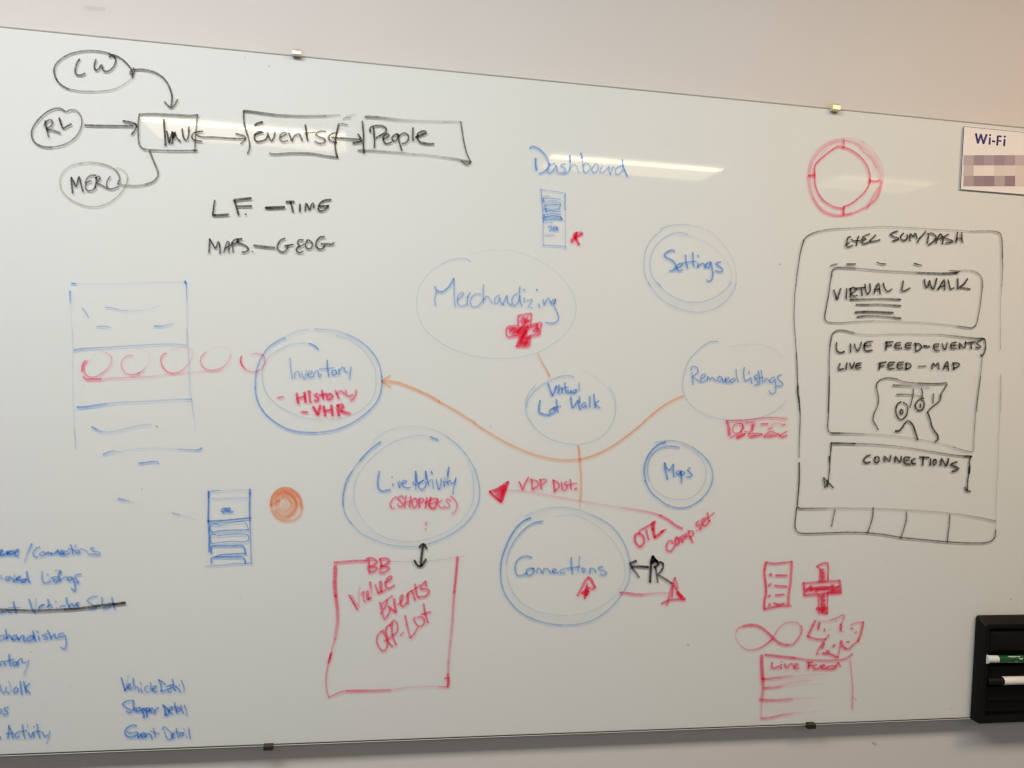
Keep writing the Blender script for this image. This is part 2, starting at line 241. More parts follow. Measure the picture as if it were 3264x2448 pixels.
# ------------------------------------------------------------------ marker strokes
TILE_S = 2212 / 816
DATA = '''
@drawn_circle|thin grey oval round the letters LW
T 0 0
k 17 .75>.9 950,462 890,447 800,437 720,440 640,455 570,482 515,520 480,560 466,605 470,640 490,690 530,735 590,768
k 14 .75>.35 590,768 680,785 800,790 900,785 990,768 1060,735 1110,700 1145,675
k 16 .9 940,465 1010,485 1060,515 1105,560 1135,600 1145,640 1145,670
@handwritten_word|grey handwritten letters LW
T 0 0
k 18 .9 686,512 665,545 652,590 650,625 662,645 690,650 715,643 733,634
k 18 .9 828,515 818,550 815,580 825,605 840,605 858,590 872,562 882,562 888,600 905,616 940,612 970,590 992,555 1000,520 988,490 965,478 947,492
@drawn_arrow|grey curved arrow from the LW oval down to the box
T 0 0
k 15 .85 1150,585 1160,610 1155,640 1135,648 1125,630 1130,612
k 18 .85 1150,600 1230,600 1300,612 1360,635 1410,672 1450,725 1475,785 1486,840 1482,895 1478,920
k 17 .85 1422,880 1450,910 1478,930 1500,918 1534,862
@drawn_circle|grey circle round the letters RL
T 0 0
k 16 .9 560,960 530,940 495,935 450,945 395,975 345,1020 300,1075 278,1120 273,1165 285,1210 320,1245 380,1268 440,1272
k 15 .75 440,1272 510,1262 575,1240 630,1205 670,1165 695,1115 708,1060 700,1010 680,975 650,952 610,950 572,965
@handwritten_word|grey handwritten letters RL
T 0 0
k 18 .85 390,1045 400,1100 420,1180
k 18 .85 380,1085 400,1050 440,1035 455,1055 440,1090 400,1115 450,1125 500,1140 520,1150
k 19 .95 512,1020 525,1060 545,1108 580,1090 615,1073
@drawn_arrow|grey straight arrow from the RL circle to the box
T 0 0
k 18 .95 735,1082 850,1085 1000,1087 1150,1088
k 19 .95 1065,1045 1110,1052 1160,1065 1182,1082 1175,1105 1155,1140 1138,1160
@drawn_box|grey hand drawn box round the word Inv
T 0 0
k 22 .75 1205,990 1290,985 1400,988 1550,995 1640,1000 1705,994
k 16 .75 1708,990 1700,1070 1692,1150 1687,1230 1682,1310
k 17 .8 1205,985 1195,1060 1195,1150 1198,1220 1210,1260 1240,1285 1300,1295 1420,1300 1560,1302 1705,1300
@handwritten_word|grey handwritten word Inv
T 0 0
k 20 .95 1417,1035 1420,1100 1427,1180 1430,1255
k 18 .95 1440,1135 1452,1180 1462,1235 1475,1190 1490,1140 1492,1190 1490,1240
k 18 .9 1495,1145 1500,1195 1512,1140 1520,1180 1540,1205 1558,1220
k 18 .9 1575,1115 1580,1160 1592,1200 1612,1210 1628,1180 1632,1130 1633,1100
@drawn_arrow|grey double ended arrow from the Inv box to the Events box
T 0 0
k 18 .85 1750,1135 1705,1140 1670,1155 1658,1180 1668,1205 1700,1215 1745,1222
k 16 .85 1700,1165 1730,1180 1850,1185 1950,1192 2050,1197 2115,1198
k 17 .85 2040,1155 2075,1165 2110,1175 2123,1190 2110,1215 2082,1240
@drawn_line|grey line curving from the Inv box to the MERC oval
T 0 0
k 19 .75 1292,1303 1310,1350 1335,1410 1360,1470 1366,1510 1350,1545 1320,1570 1265,1592
k 20 .55 1265,1592 1200,1604 1130,1604 1060,1598 1020,1588
@drawn_circle|faint grey oval round the letters MERC
T 0 500
k 19 .35>.7 690,55 760,48 850,55 930,75 985,105 1020,145 1035,190 1030,215
k 15 .7 1030,200 1018,225 1020,240
k 16 .4 700,55 620,75 560,115 528,165 518,215 530,280 560,325 610,370
k 14 .5 610,370 680,405 750,427 820,432 890,418 960,385 1020,340 1065,285 1095,225 1103,185
k 18 .3 1103,185 1095,150 1065,118 1030,102 1005,97
@handwritten_word|grey handwritten letters MERC
T 0 500
k 18 .9 615,178 620,240 627,312
k 17 .9 617,178 640,220 655,255 670,215 683,170 695,215 705,260 717,297
k 16 .85 828,158 780,162 750,190 735,225
k 15 .85 745,222 790,208
k 16 .85 745,225 738,265 755,290 790,292 822,270
k 17 .9 835,180 830,225 822,265
k 16 .85 825,185 850,165 865,180 855,205 838,225 870,240 910,262 960,278 1025,258
k 15 .85 952,170 928,205 920,240 927,262
@handwritten_word|black handwritten letters L F
T 600 500
k 18 .95 230,375 222,420 216,470 212,500
k 22 .95 213,503 260,503 345,498
k 24 .95 395,375 460,365 540,358
k 20 .95 400,380 415,430 435,500
k 20 .95 425,428 545,425
k 16 .95 495,495 500,496
@handwritten_word|black handwritten word TIME after a dash
T 600 500
k 26 .95 670,440 830,435
k 22 .95 848,388 912,386
k 19 .95 885,390 895,430 905,475
k 17 .95 965,410 964,470
k 17 .95 1010,465 1018,400 1035,430 1048,460 1065,410 1080,398 1085,430 1085,440
k 19 .95 1232,370 1190,373 1150,390 1132,415 1125,430
k 17 .95 1128,428 1212,422
k 20 .95 1122,445 1130,465 1160,465 1190,450 1205,430 1210,420
@handwritten_word|black handwritten word MAPS
T 600 500
k 17 .9 185,708 180,830
k 17 .9 187,712 215,760 235,790 260,730 270,760 275,835
k 15 .9 308,825 320,780 340,730 350,735 352,780 350,828
k 14 .9 318,790 362,765
k 14 .9 388,825 385,770 388,740
k 17 .9 370,765 385,730 410,712 430,710 430,735 400,755
k 19 .9 462,708 420,715 425,735 470,755 505,775 520,795 500,818 465,823
k 13 .9 553,819 560,820
@handwritten_word|black handwritten word GEOG after a dash
T 600 500
k 22 .9 570,765 650,775 745,785
k 18 .9 835,705 805,715 775,755 770,790 790,815 830,820 855,795 862,770
k 17 .9 835,770 905,757
k 17 .9 992,718 955,720 945,745 960,765
k 15 .9 965,775 1000,755
k 17 .9 960,772 935,795 940,820 965,828 990,815
k 17 .9 1030,722 1012,755 1020,785 1050,795 1072,770 1068,740 1045,720 1025,722
k 19 .9 1175,690 1140,695 1110,730 1105,775 1130,795 1165,790 1180,760
k 20 .9 1150,752 1200,752 1245,755 1258,742
@drawn_box|grey hand drawn box round the word Events
T 600 0
k 22 .9>.55 483,957 560,965 650,978 760,992 900,1000 1050,1002 1180,1000
k 18 .55>.3 1180,1000 1310,993
k 17 .85 480,955 478,1000 485,1070 500,1130 522,1200 530,1240 530,1280 514,1325
k 20 .75 705,1325 740,1332 850,1325 960,1322 1080,1328 1180,1345 1290,1360
k 19 .9 1300,1070 1285,1140 1272,1210 1270,1270 1280,1330 1290,1360
k 12 .7 1310,1065 1375,1078
k 12 .6 1340,1030 1370,1015 1405,1018
k 14 .3 1365,1005 1400,995 1440,988
@handwritten_word|brown grey handwritten word Events
T 600 0
k 24 .95 578,1080 600,1065 640,1055
k 19 .85 645,1145 610,1140 575,1165
k 17 .8 575,1165 630,1145
k 19 .9 575,1165 572,1200 590,1222 630,1220 670,1205 685,1175
k 18 .85 685,1150 700,1190 718,1218 740,1190 748,1145
k 17 .8 800,1185 840,1165 848,1148 820,1145 795,1170 792,1205 815,1222 860,1215
k 18 .8 868,1150 885,1190 897,1222 905,1195 930,1165 955,1155 970,1180 985,1215
k 18 .95 1012,1080 1020,1140 1028,1200 1035,1215
k 15 .7 1005,1150 1100,1143
k 18 .8 1185,1137 1150,1135 1115,1145 1105,1165 1140,1185 1180,1205 1180,1230 1140,1240 1095,1222
@drawn_arrow|grey double ended arrow between the Events and People boxes
T 600 0
k 18 .85 1290,1145 1245,1155 1215,1180 1215,1205 1240,1220 1280,1232
k 19 .85 1245,1188 1300,1192 1400,1200 1480,1205
k 20 .95 1468,1160 1490,1200 1495,1220 1460,1230 1425,1235
@drawn_box|tall grey box outline round the word People
T 600 0
k 18 .95 1505,1048 1510,1110 1515,1170 1513,1240 1517,1325
k 22 .9>.35 1532,1008 1610,1010 1700,1020 1800,1032 1900,1040
k 20 .3 1900,1040 2000,1045 2100,1048 2211,1052
k 20 .8>.35 1470,1300 1560,1300 1700,1310 1850,1322 1950,1332
k 20 .35 1950,1332 2050,1338 2130,1348 2211,1360
T 1216 0
k 20 .35 540,1052 620,1050 690,1052
k 15 .8 685,1052 700,1150 715,1240 735,1320 765,1390
k 20 .4>.8 540,1358 620,1368 700,1385 765,1400
k 16 .8 690,1390 745,1425 775,1395
@handwritten_word|dark grey handwritten word People
T 600 0
k 18 .9 1600,1095 1605,1160 1610,1220 1608,1272
k 18 .9 1575,1140 1570,1110 1595,1090 1640,1085 1685,1090 1712,1115 1700,1145 1660,1170 1625,1190
k 18 .9 1685,1200 1720,1185 1735,1165 1710,1155 1685,1185 1690,1225 1715,1240 1755,1230
k 18 .9 1800,1160 1775,1170 1760,1200 1775,1220 1800,1205 1820,1170 1800,1155
k 18 .9 1815,1165 1820,1210 1830,1250 1845,1300
k 17 .9 1825,1170 1860,1150 1895,1160 1903,1195 1885,1230 1850,1240
k 18 .9 1943,1105 1940,1160 1942,1215
k 20 .9 1965,1185 2020,1165 2055,1150 2050,1135 2020,1135 1985,1155 1980,1195 2000,1225 2060,1240 2120,1243
@handwritten_word|blue handwritten word Dashboard
T 1600 300
b 18 .9>.7 245,468 255,452 295,460 340,490 375,530 395,570 405,600
b 18 .7 405,600 400,640 360,672 320,688
b 19 .95 290,555 290,610 297,655
b 17 .7 455,600 420,610 395,645 395,675 420,680 450,650 470,615 475,660 485,680
b 17 .7 545,605 515,610 510,625 540,640 550,665 520,685 500,680
b 17 .9 585,530 590,580
b 15 .6 540,688 565,680 585,650 588,600 590,580
b 15 .6 585,655 600,620 625,610 645,620 655,650 665,675
b 17 .9 682,510 690,550
b 16 .6 690,550 698,600 705,665
b 16 .6 702,620 720,600 750,605 765,630 750,665 720,680 705,665
b 16 .65 780,640 810,605 830,615 825,660 795,680 775,660 780,640
b 16 .65 870,620 850,650 850,675 880,672 905,650 925,620 925,660 935,690
b 16 .65 940,690 950,650 960,625 970,640
b 16 .65 1040,620 1005,630 980,660 985,690 1020,685 1045,650
b 17 .85 1040,565 1045,620 1065,670 1085,715
@drawn_box|small blue sketch of a screen below Dashboard
T 1600 300
b 9 .6 322,820 420,835 532,852
b 13 .75 338,822 343,900 352,1000 357,1100
b 10 .6 357,1100 355,1200 357,1305
b 14 .75 546,858 543,930 545,1000
b 10 .45 545,1000 548,1100 548,1200 550,1350
b 11 .7 355,1305 450,1310 550,1315
b 9 .65 360,885 390,878 415,882
b 12 .7 350,900 430,902 505,908
b 14 .8 357,905 358,930
b 12 .7 360,935 430,932 508,938
b 14 .75 368,960 435,958 508,955
b 14 .85 375,960 372,985 382,990
b 13 .8 505,960 497,985
b 14 .75 365,992 430,995 500,992
b 14 .85 378,1000 382,1020
b 12 .7 385,1010 440,1010 508,1018
b 14 .85 362,1040 372,1060
b 14 .75 378,1042 440,1035 508,1042
b 15 .8 358,1070 430,1052 505,1058
b 15 .9 505,1060 520,1082
b 15 .8 362,1088 430,1078 520,1082
b 9 .65 370,1115 400,1108 438,1110
b 9 .7 372,1218 410,1216 452,1218
@handwritten_word|tiny blue number inside the screen sketch
T 1600 300
b 12 .85 400,1145 430,1140 425,1160 415,1185
b 11 .8 435,1175 448,1140 452,1185
b 11 .8 460,1140 470,1150 465,1175
b 12 .85 470,1150 488,1150 470,1165 488,1172 472,1178
@handwritten_word|small red letter R beside the screen sketch
T 1600 300
r 24 .9 645,1195 620,1215 625,1235 655,1225 690,1210 695,1200 665,1195
r 26 .95 645,1200 635,1240 600,1260 608,1278
r 26 .95 635,1235 650,1270 665,1300
r 22 .9 640,1215 625,1250
@drawn_circle|pale blue double circle round Settings
T 1600 300
b 11 .5 1370,1185 1310,1235 1265,1300 1238,1370 1228,1440 1230,1520 1245,1590 1280,1659
b 12 .5>.35 1370,1170 1430,1140 1530,1127 1620,1130
b 10 .25>.3 1620,1130 1720,1155 1820,1205 1900,1285 1970,1380 2010,1480 2022,1560 2020,1659
b 12 .5 1605,1212 1560,1198 1500,1198 1430,1225 1370,1265 1320,1325 1288,1400 1278,1470 1285,1540 1315,1600 1370,1659
b 9 .22>.35 1530,1225 1620,1228 1720,1260 1820,1320 1900,1390 1950,1460 1978,1550 1978,1659
@handwritten_word|blue handwritten word Settings
T 1600 300
b 18 .85 1492,1358 1470,1347 1435,1360 1405,1385 1410,1405 1450,1425 1490,1455 1500,1490 1480,1520 1450,1528
b 18 .85 1510,1505 1550,1485 1555,1465 1530,1465 1508,1495 1520,1525 1560,1520
b 17 .85 1585,1390 1590,1440 1603,1505
b 17 .85 1648,1368 1650,1430 1655,1490
b 14 .8 1560,1460 1620,1450 1680,1445
b 17 .85 1690,1460 1690,1500
b 15 .85 1692,1390 1700,1405
b 17 .85 1700,1490 1712,1470 1740,1462 1750,1475 1755,1500
b 17 .85 1800,1450 1770,1460 1765,1490 1785,1500 1800,1470 1805,1450 1815,1500 1822,1560 1810,1605 1790,1618 1770,1605
b 17 .85 1890,1452 1860,1455 1850,1470 1880,1490 1905,1510 1905,1530 1880,1535 1845,1525
@drawn_box|pale blue wireframe of a tall page
T 0 500
b 14 .95 618,1092 655,1095
b 9 .3 655,1095 800,1098 1000,1095 1250,1088 1590,1085
b 22 .9 1598,1075 1605,1090
b 14 .8>.4 1608,1090 1612,1160 1615,1250
b 11 .3 1615,1250 1618,1400 1617,1500 1612,1630
b 14 .9>.6 605,1158 605,1200 608,1260
b 9 .2 608,1260 615,1400 622,1500 628,1659
b 12 .65 712,1308 735,1335 765,1388
b 12 .75>.45 915,1298 980,1308 1050,1325 1110,1332
b 8 .3 1110,1332 1200,1328 1300,1310 1380,1288
b 13 .8>.5 840,1467 890,1463 955,1473
b 14 .85>.4 1332,1462 1400,1462 1450,1450 1500,1438
b 11 .4 640,1656 800,1650 1000,1640 1200,1628 1400,1617 1530,1618 1610,1632
@drawn_circle|very faint blue oval round Merchandizing
T 1200 700
b 12 .5>.35 813,363 780,340 720,335 640,350 560,385
b 9 .33 560,385 470,450 410,520 370,590 350,670 352,780 375,870 430,960 520,1040 620,1100 740,1150 870,1185 1000,1200 1150,1200 1280,1180
b 9 .33>.25 1280,1180 1400,1145 1500,1090 1600,1020 1670,940 1710,860 1725,770 1710,680 1670,590 1600,500 1500,410 1400,350 1300,305
b 8 .18 1300,305 1180,270 1060,262 950,270 800,305
@handwritten_word|blue handwritten word Merchandizing
T 1200 700
b 17 .85 505,580 515,605 560,625 600,605 640,560 668,508
b 15 .65 520,615 508,660 503,700 512,745
b 15 .65 668,510 672,600 672,680 680,755
b 15 .65 700,690 740,660 755,635 735,630 710,650 700,690 710,735 750,745 775,730
b 14 .7 785,740 785,690 790,660
b 14 .7 785,670 810,630
b 14 .65 900,645 860,640 825,670 812,710 825,750 870,750 900,725 920,690
b 15 .7 925,565 922,640 925,720
b 14 .65 930,690 955,660 975,680 1000,725
b 14 .65 1065,655 1040,660 1020,700 1030,730 1055,710 1065,670 1075,720 1095,735
b 14 .75 1090,735 1110,690 1130,655 1130,700 1140,725 1165,740
b 16 .7 1215,640 1185,660 1170,710 1190,745 1225,710 1240,660
b 16 .75 1238,575 1235,650 1240,700 1255,745
b 15 .8 1270,600 1280,612
b 15 .75 1275,680 1278,712
b 14 .65 1300,700 1345,690 1320,740 1310,755 1350,760
b 15 .85 1385,603 1387,610
b 14 .75 1395,725 1405,740 1410,760
b 14 .75 1440,690 1450,740 1470,690 1490,680 1500,720
b 15 .75 1545,685 1515,705 1510,730 1540,720 1548,690 1535,740 1560,800 1575,850 1560,880 1520,895 1460,888
@drawn_cross|hatched red plus sign below Merchandizing
T 1200 700
r 20 .85 1228,828 1335,812 1340,815 1330,905 1335,912
r 20 .85 1335,912 1425,890 1415,940 1408,990 1335,1000
r 18 .85 1335,1000 1325,1040 1320,1090 1205,1095
r 18 .85 1210,1095 1228,1005 1130,1010 1130,930 1225,915
r 20 .85 1225,915 1222,870 1228,828
r 20 .7 1240,880 1270,840 1255,895 1310,840 1280,900 1320,870
r 26 .75 1140,940 1190,930 1150,965 1215,935 1180,985 1250,930 1210,985 1280,900 1235,990 1310,910 1250,1020 1330,920
r 26 .75 1225,1080 1300,950 1240,1085 1330,1000 1270,1085 1310,1050 1290,1085
r 24 .7 1240,1050 1280,960 1300,1000 1260,1050
r 24 .85 1280,850 1290,890 1310,870
r 20 .7 1340,935 1395,905 1350,970 1400,930 1370,985
r 24 .8 1385,905 1400,975
r 20 .5 1145,975 1200,1000 1235,950
r 30 .6 1235,930 1320,925
r 26 .6 1240,1010 1315,1020
r 26 .6 1235,1055 1310,1070
@drawn_line|short orange line from Merchandizing to Virtual Lot Walk
T 1200 700
o 17 .6>.95 1393,1155 1430,1235 1475,1310 1497,1355
@drawn_circle|pale blue circle round Virtual Lot Walk
T 1200 700
b 13 .55 1705,1360 1650,1348 1580,1358 1500,1390 1420,1435 1350,1500 1310,1560 1295,1620
b 8 .2>.3 1770,1300 1860,1340 1950,1410 2020,1490 2055,1570 2065,1659
@handwritten_word|blue handwritten words Virtual Lot Walk
T 1200 700
b 18 .85 1482,1415 1500,1470 1517,1520
b 17 .85 1522,1520 1540,1480 1555,1435
b 18 .85 1577,1430 1575,1470 1570,1500
b 15 .8 1545,1445 1560,1450
b 16 .85 1590,1450 1602,1460 1600,1500
b 16 .85 1628,1410 1630,1460 1640,1495
b 15 .8 1600,1458 1655,1448
b 17 .85 1655,1470 1655,1495 1675,1490 1680,1470 1685,1495
b 17 .85 1725,1470 1700,1480 1700,1500 1720,1495 1728,1470
b 15 .65 1750,1408 1750,1480
@drawn_circle|red double ring with four tick marks
T 2448 300
r 18 .85 655,460 620,448 590,458 540,490 490,530 440,575 405,620 400,680 402,740 410,800 440,870 480,920 540,960 600,982 660,985
r 17 .85 655,460 700,475 760,510 810,555 850,610 875,680 880,740 870,790 840,840 790,890 720,945 660,970
r 12 .5 655,400 600,408 540,425 470,475 410,540 375,610 362,700 370,800 400,900 450,975 510,1020 570,1040 650,1042
r 12 .45 655,385 580,395 500,425 430,480 380,550 350,640 345,720 355,820 385,900
r 16 .6 385,900 430,970 490,1025 560,1048 640,1050 720,1030
r 9 .35 640,378 720,380 800,400 880,450 940,530 980,600 995,700 985,780
r 14 .55 655,400 720,410 780,440 830,500 880,540 910,580 940,640
r 9 .4 800,450 870,500 930,570 965,660 970,720
r 22 .6 980,760 965,840 930,910 870,960 800,1000 720,1030 650,1040
r 12 .6 965,800 900,900 850,1000
r 10 .35 640,415 560,430 490,490 440,550 400,640
r 30 .18 600,400 500,440 420,520 370,620 355,720 375,850 430,950 510,1020 620,1045
r 60 .14 800,430 880,500 940,590 965,680 970,780 930,880 860,960
r 30 .14 655,390 750,410 830,450
r 14 .85 655,392 655,455
r 14 .8 640,462 660,462
r 20 .9 348,705 375,700 405,700
r 18 .7 402,670 405,720
r 16 .85 885,750 930,752 975,743
r 22 .9 655,970 650,1035
r 14 .85 870,735 885,750 870,765
@drawn_box|large black phone screen outline
T 2448 300
k 12 .95>.5 305,1270 330,1235 380,1205 460,1180 560,1165 700,1158
k 10 .5 700,1158 850,1150 1000,1145 1200,1152 1400,1165 1600,1175 1750,1185
k 12 .6>.95 1750,1185 1900,1182 1970,1188 2005,1205 2018,1250 2022,1300 2025,1400
k 12 .85>.5 2025,1400 2025,1500 2020,1659
k 13 .95>.7 310,1260 295,1310 275,1390 262,1480 250,1560
k 11 .7 250,1560 242,1659
T 2448 700
k 11 .7 242,560 232,640 228,750 225,850 230,950 238,1050 245,1150
k 13 .85 245,1150 250,1250 255,1400 258,1450
k 18 1 258,1440 258,1500 265,1540 270,1580
k 13 .85 270,1580 275,1659
k 10 .45>.3 2020,560 2010,700 2008,850 2010,950
k 9 .45 2010,950 2008,1050 2008,1120
k 8 .35 2012,1330 2014,1500 2012,1659
T 2448 1200
k 13 .85>.6 272,240 277,320 275,450 270,560 268,700
k 15 .95 268,745 270,830 265,960 258,1040 252,1110
k 13 .9 248,1130 240,1200 233,1270 235,1310 250,1340 285,1353 400,1355 550,1350 700,1345 860,1350
k 14 .85 860,1350 1000,1365 1150,1390 1300,1405 1450,1420 1600,1432 1750,1438 1870,1438
k 13 .9 1870,1438 1930,1420 1960,1385 1965,1350 1968,1325
k 8 .35 2010,0 2005,200 2000,400 1990,600 1985,800 1975,950 1970,1100 1968,1250 1965,1330
k 16 .95>.6 252,1125 270,1138 330,1140 420,1140 500,1138
k 15 .45>.3 500,1138 650,1138 800,1140 950,1142 1100,1148
k 15 .35 1100,1148 1300,1160 1500,1175 1650,1190
k 16 .35>.6 1650,1190 1800,1215 1900,1235 1965,1250
k 14 .7 578,1148 565,1210 548,1295
k 14 .85 908,1132 905,1200 885,1280 860,1345
k 15 .75 1195,1170 1195,1230 1175,1310 1145,1400
k 13 .85 1570,1188 1565,1280 1555,1360 1548,1430
@handwritten_word|black handwritten heading with slash and DASH
T 2680 720 5.53
k 34 .95 170,192 125,205 115,240 100,310 95,345 120,372 150,368 205,342
k 28 .95 82,330 125,315 150,292
k 28 .95 185,238 215,255 250,262 290,258 345,265
k 34 .95 318,182 300,220 285,280 275,345
k 30 .9 385,195 440,165 510,140
k 32 .95 440,225 400,215 375,235 370,280 395,312 430,312 480,290
k 24 .95 390,262 450,235
k 34 .95 615,160 560,215 510,265 500,280 560,275 640,258 690,245
@handwritten_word|black handwritten words SUM and DASH with a slash
T 2680 720 5.53
k 36 .95 1000,92 940,110 880,150 885,165 960,195 1010,215 1010,235 960,255 915,265
k 34 .95 1105,130 1065,170 1055,215 1075,245 1120,255 1160,235 1175,190 1168,155
k 34 .95 1220,260 1215,200 1230,140 1250,165 1275,190 1300,140 1320,135 1330,180 1340,215
k 36 .95 1495,105 1440,170 1390,220 1350,290
k 36 .95 1550,165 1535,230 1525,305
k 34 .95 1530,140 1590,128 1640,150 1675,190 1660,240 1610,295 1545,335
k 36 .95 1680,300 1695,240 1725,180 1760,140 1785,180 1800,240 1790,310
k 26 .95 1700,235 1785,215
k 32 .95 1900,150 1850,170 1815,200 1880,230 1975,270 1940,290 1845,302
k 36 .95 2055,120 2045,200 2030,295
k 36 .95 2130,120 2130,200 2140,290
k 26 .95 2030,235 2080,215 2135,235
@drawn_dash|leftmost short black dash above the upper box
T 2448 300
k 12 .9 540,1485 565,1473 595,1468
@drawn_dash|second short black dash from the left above the upper box
T 2448 300
k 13 .95 680,1468 755,1468
@drawn_dash|third short black dash from the left above the upper box
T 2448 300
k 13 .95 942,1455 975,1465 1015,1468
@drawn_dash|rightmost short black dash above the upper box
T 2448 300
k 13 .95 1260,1462 1290,1470 1325,1480
@drawn_box|black rounded box round VIRTUAL L WALK
T 2448 700
k 17 .85 548,490 552,450 570,425 600,415 660,415 750,420
k 15 .6 750,420 850,430 1000,442 1150,450 1300,458
k 20 .75>1 1300,458 1400,462 1500,465 1580,463 1640,458
k 12 .7 1570,440 1660,448
k 14 .4 1600,445 1700,438 1760,440
k 15 .5>.8 1760,440 1810,460 1840,490 1852,530 1852,580
k 12 .75 1852,580 1845,650 1835,730 1820,820 1805,890 1795,915
k 14 .8 1795,915 1765,935 1710,930 1640,920
k 12 .4 1640,920 1500,905 1350,892 1200,885 1050,878 900,875
k 14 .45>.85 900,875 750,882 650,890 550,890 505,880 490,850 495,800
k 14 .85 495,800 510,720 525,640 535,560 548,490
@handwritten_word|black handwritten word VIRTUAL
T 2448 700
k 18 .95 568,608 582,650 598,692 610,650 628,595
k 17 .95 680,595 675,685
k 17 .95 715,595 712,670
k 16 .95 700,600 745,585 765,605 715,645 740,660 770,655
k 16 .95 745,595 840,585
k 17 .95 805,590 812,655
k 17 .95 838,560 845,620 860,645 880,620 880,555
k 17 .95 915,640 930,590 955,550 962,590 968,640
k 14 .95 918,605 965,600
k 17 .95 995,550 1010,600 1035,620 1070,600
@handwritten_word|black handwritten letter L between VIRTUAL and WALK
T 2448 700
k 18 .95 1168,530 1160,580 1155,618 1185,612 1225,592
@handwritten_word|black handwritten word WALK
T 2448 700
k 18 .95 1350,520 1355,560 1368,590 1385,565 1395,525 1405,570 1425,600 1445,560 1455,510
k 17 .95 1468,605 1495,560 1520,520 1525,560 1525,605
k 14 .95 1480,580 1525,572
k 17 .95 1555,520 1565,565 1575,600 1605,590
k 17 .95 1640,510 1640,600
k 17 .95 1725,510 1690,560 1655,585 1700,592 1745,600
@drawn_line|topmost black ruled line under VIRTUAL
T 2448 700
k 20 .95>.6 710,690 800,688 900,685
k 18 .6>.9 900,685 1000,684 1145,690
@drawn_line|second black ruled line under VIRTUAL
T 2448 700
k 18 .95>.6 762,734 870,734 950,732
k 18 .6>.95 950,732 1050,738 1145,745
@drawn_line|third black ruled line under VIRTUAL
T 2448 700
k 19 .95 755,800 830,795 900,795 1000,800 1080,804
@drawn_line|lowest black ruled line under VIRTUAL
T 2448 700
k 19 .95>.6 772,840 850,830 950,832
k 18 .6>.95 950,832 1050,840 1145,852
@drawn_box|black box round the live feed notes
T 2448 700
k 16 .85 535,1090 545,1030 560,985 590,962 630,955 690,965 740,980
k 13 .4 740,980 850,995 1000,992 1200,988 1350,992 1480,992
k 16 .45>.95 1480,992 1600,1005 1720,1018 1830,1028 1870,1030
k 16 .95 1830,1028 1868,1030 1878,1070 1878,1110 1865,1155 1848,1180 1838,1165
k 12 .8 535,1090 528,1200 528,1350 525,1500 520,1659
k 12 .6 1850,1190 1845,1260 1835,1350 1825,1450 1812,1550 1800,1659
T 2448 1200
k 13 .85 528,0 528,100 525,200 520,350 515,440 525,475 550,488 620,488
k 16 .85>.5 550,488 700,492 830,497
k 12 .35 830,497 1000,505 1150,520 1280,540 1450,570 1600,610
k 12 .6 1600,610 1700,640 1765,648 1775,620 1778,540 1785,430 1800,250 1815,130 1835,0
@handwritten_word|black handwritten word LIVE, upper of two
T 2448 700
k 18 .95 592,1065 590,1120 605,1142 630,1148 660,1140
k 17 .95 712,1075 712,1145
k 17 .95 745,1075 755,1110 775,1135 795,1100 805,1060
k 17 .95 900,1052 850,1060 830,1085
k 16 .95 830,1092 890,1085
k 18 .95 842,1065 830,1110 845,1132 900,1128
@handwritten_word|black handwritten words FEED EVENTS joined by a dash
T 2448 700
k 17 .95 1025,1055 1018,1125
k 17 .95 1015,1060 1080,1055
k 15 .95 1020,1090 1070,1085
k 17 .95 1145,1062 1105,1070 1100,1110 1155,1110
k 14 .95 1105,1088 1145,1085
k 17 .95 1240,1065 1195,1070 1190,1110 1235,1108
k 14 .95 1195,1090 1235,1085
k 17 .95 1275,1070 1275,1130
k 17 .95 1265,1070 1310,1075 1325,1105 1300,1130 1275,1138
k 20 .95 1345,1092 1395,1097
k 17 .95 1475,1075 1435,1080 1440,1125 1480,1130
k 14 .95 1435,1102 1475,1098
k 17 .95 1505,1070 1515,1110 1530,1122 1548,1065
k 17 .95 1625,1060 1585,1070 1580,1110 1625,1112
k 14 .95 1585,1090 1625,1085
k 17 .95 1655,1115 1655,1065 1680,1100 1700,1105 1705,1055
k 17 .95 1710,1065 1790,1055
k 17 .95 1755,1060 1755,1115
k 16 .95 1835,1050 1805,1058 1805,1075 1835,1095 1830,1108 1795,1105
@handwritten_word|black handwritten word LIVE, lower of two
T 2448 700
k 18 .95 620,1245 608,1295 650,1288
k 17 .95 680,1238 672,1295
k 17 .95 705,1240 722,1285 745,1235
k 17 .95 805,1240 765,1245 760,1285 800,1278
k 14 .95 765,1262 800,1255
@handwritten_word|black handwritten words FEED MAP joined by a dash
T 2448 700
k 17 .95 970,1240 958,1298
k 16 .95 955,1240 1020,1230
k 15 .95 965,1268 1005,1262
k 17 .95 1095,1232 1045,1238 1038,1285 1090,1285
k 14 .95 1045,1262 1085,1255
k 17 .95 1170,1232 1125,1238 1120,1285 1165,1282
k 14 .95 1125,1260 1165,1255
k 17 .95 1195,1240 1192,1290
k 17 .95 1190,1240 1225,1245 1235,1265 1215,1285 1185,1290
k 15 .85 1300,1268 1365,1265
k 18 .95 1415,1290 1425,1240 1445,1262 1470,1238 1475,1290
k 17 .95 1515,1295 1530,1255 1550,1225 1555,1260 1558,1298
k 14 .95 1520,1272 1555,1265
k 17 .95 1600,1240 1605,1295
k 17 .95 1595,1240 1640,1240 1655,1255 1630,1275 1605,1282
@drawn_map|black wavy sketch of a map with two pins
T 2448 1200
k 15 .85 950,458 935,425 912,390 908,355 920,310 940,270 952,220 952,170 940,120 935,85 950,45 990,20 1050,12 1110,22
k 14 .7 1110,22 1160,42 1220,52 1300,58
k 17 .85 1300,58 1400,62 1500,60 1540,55 1542,75 1520,110 1495,155 1490,185 1480,215 1440,245 1400,280 1378,310
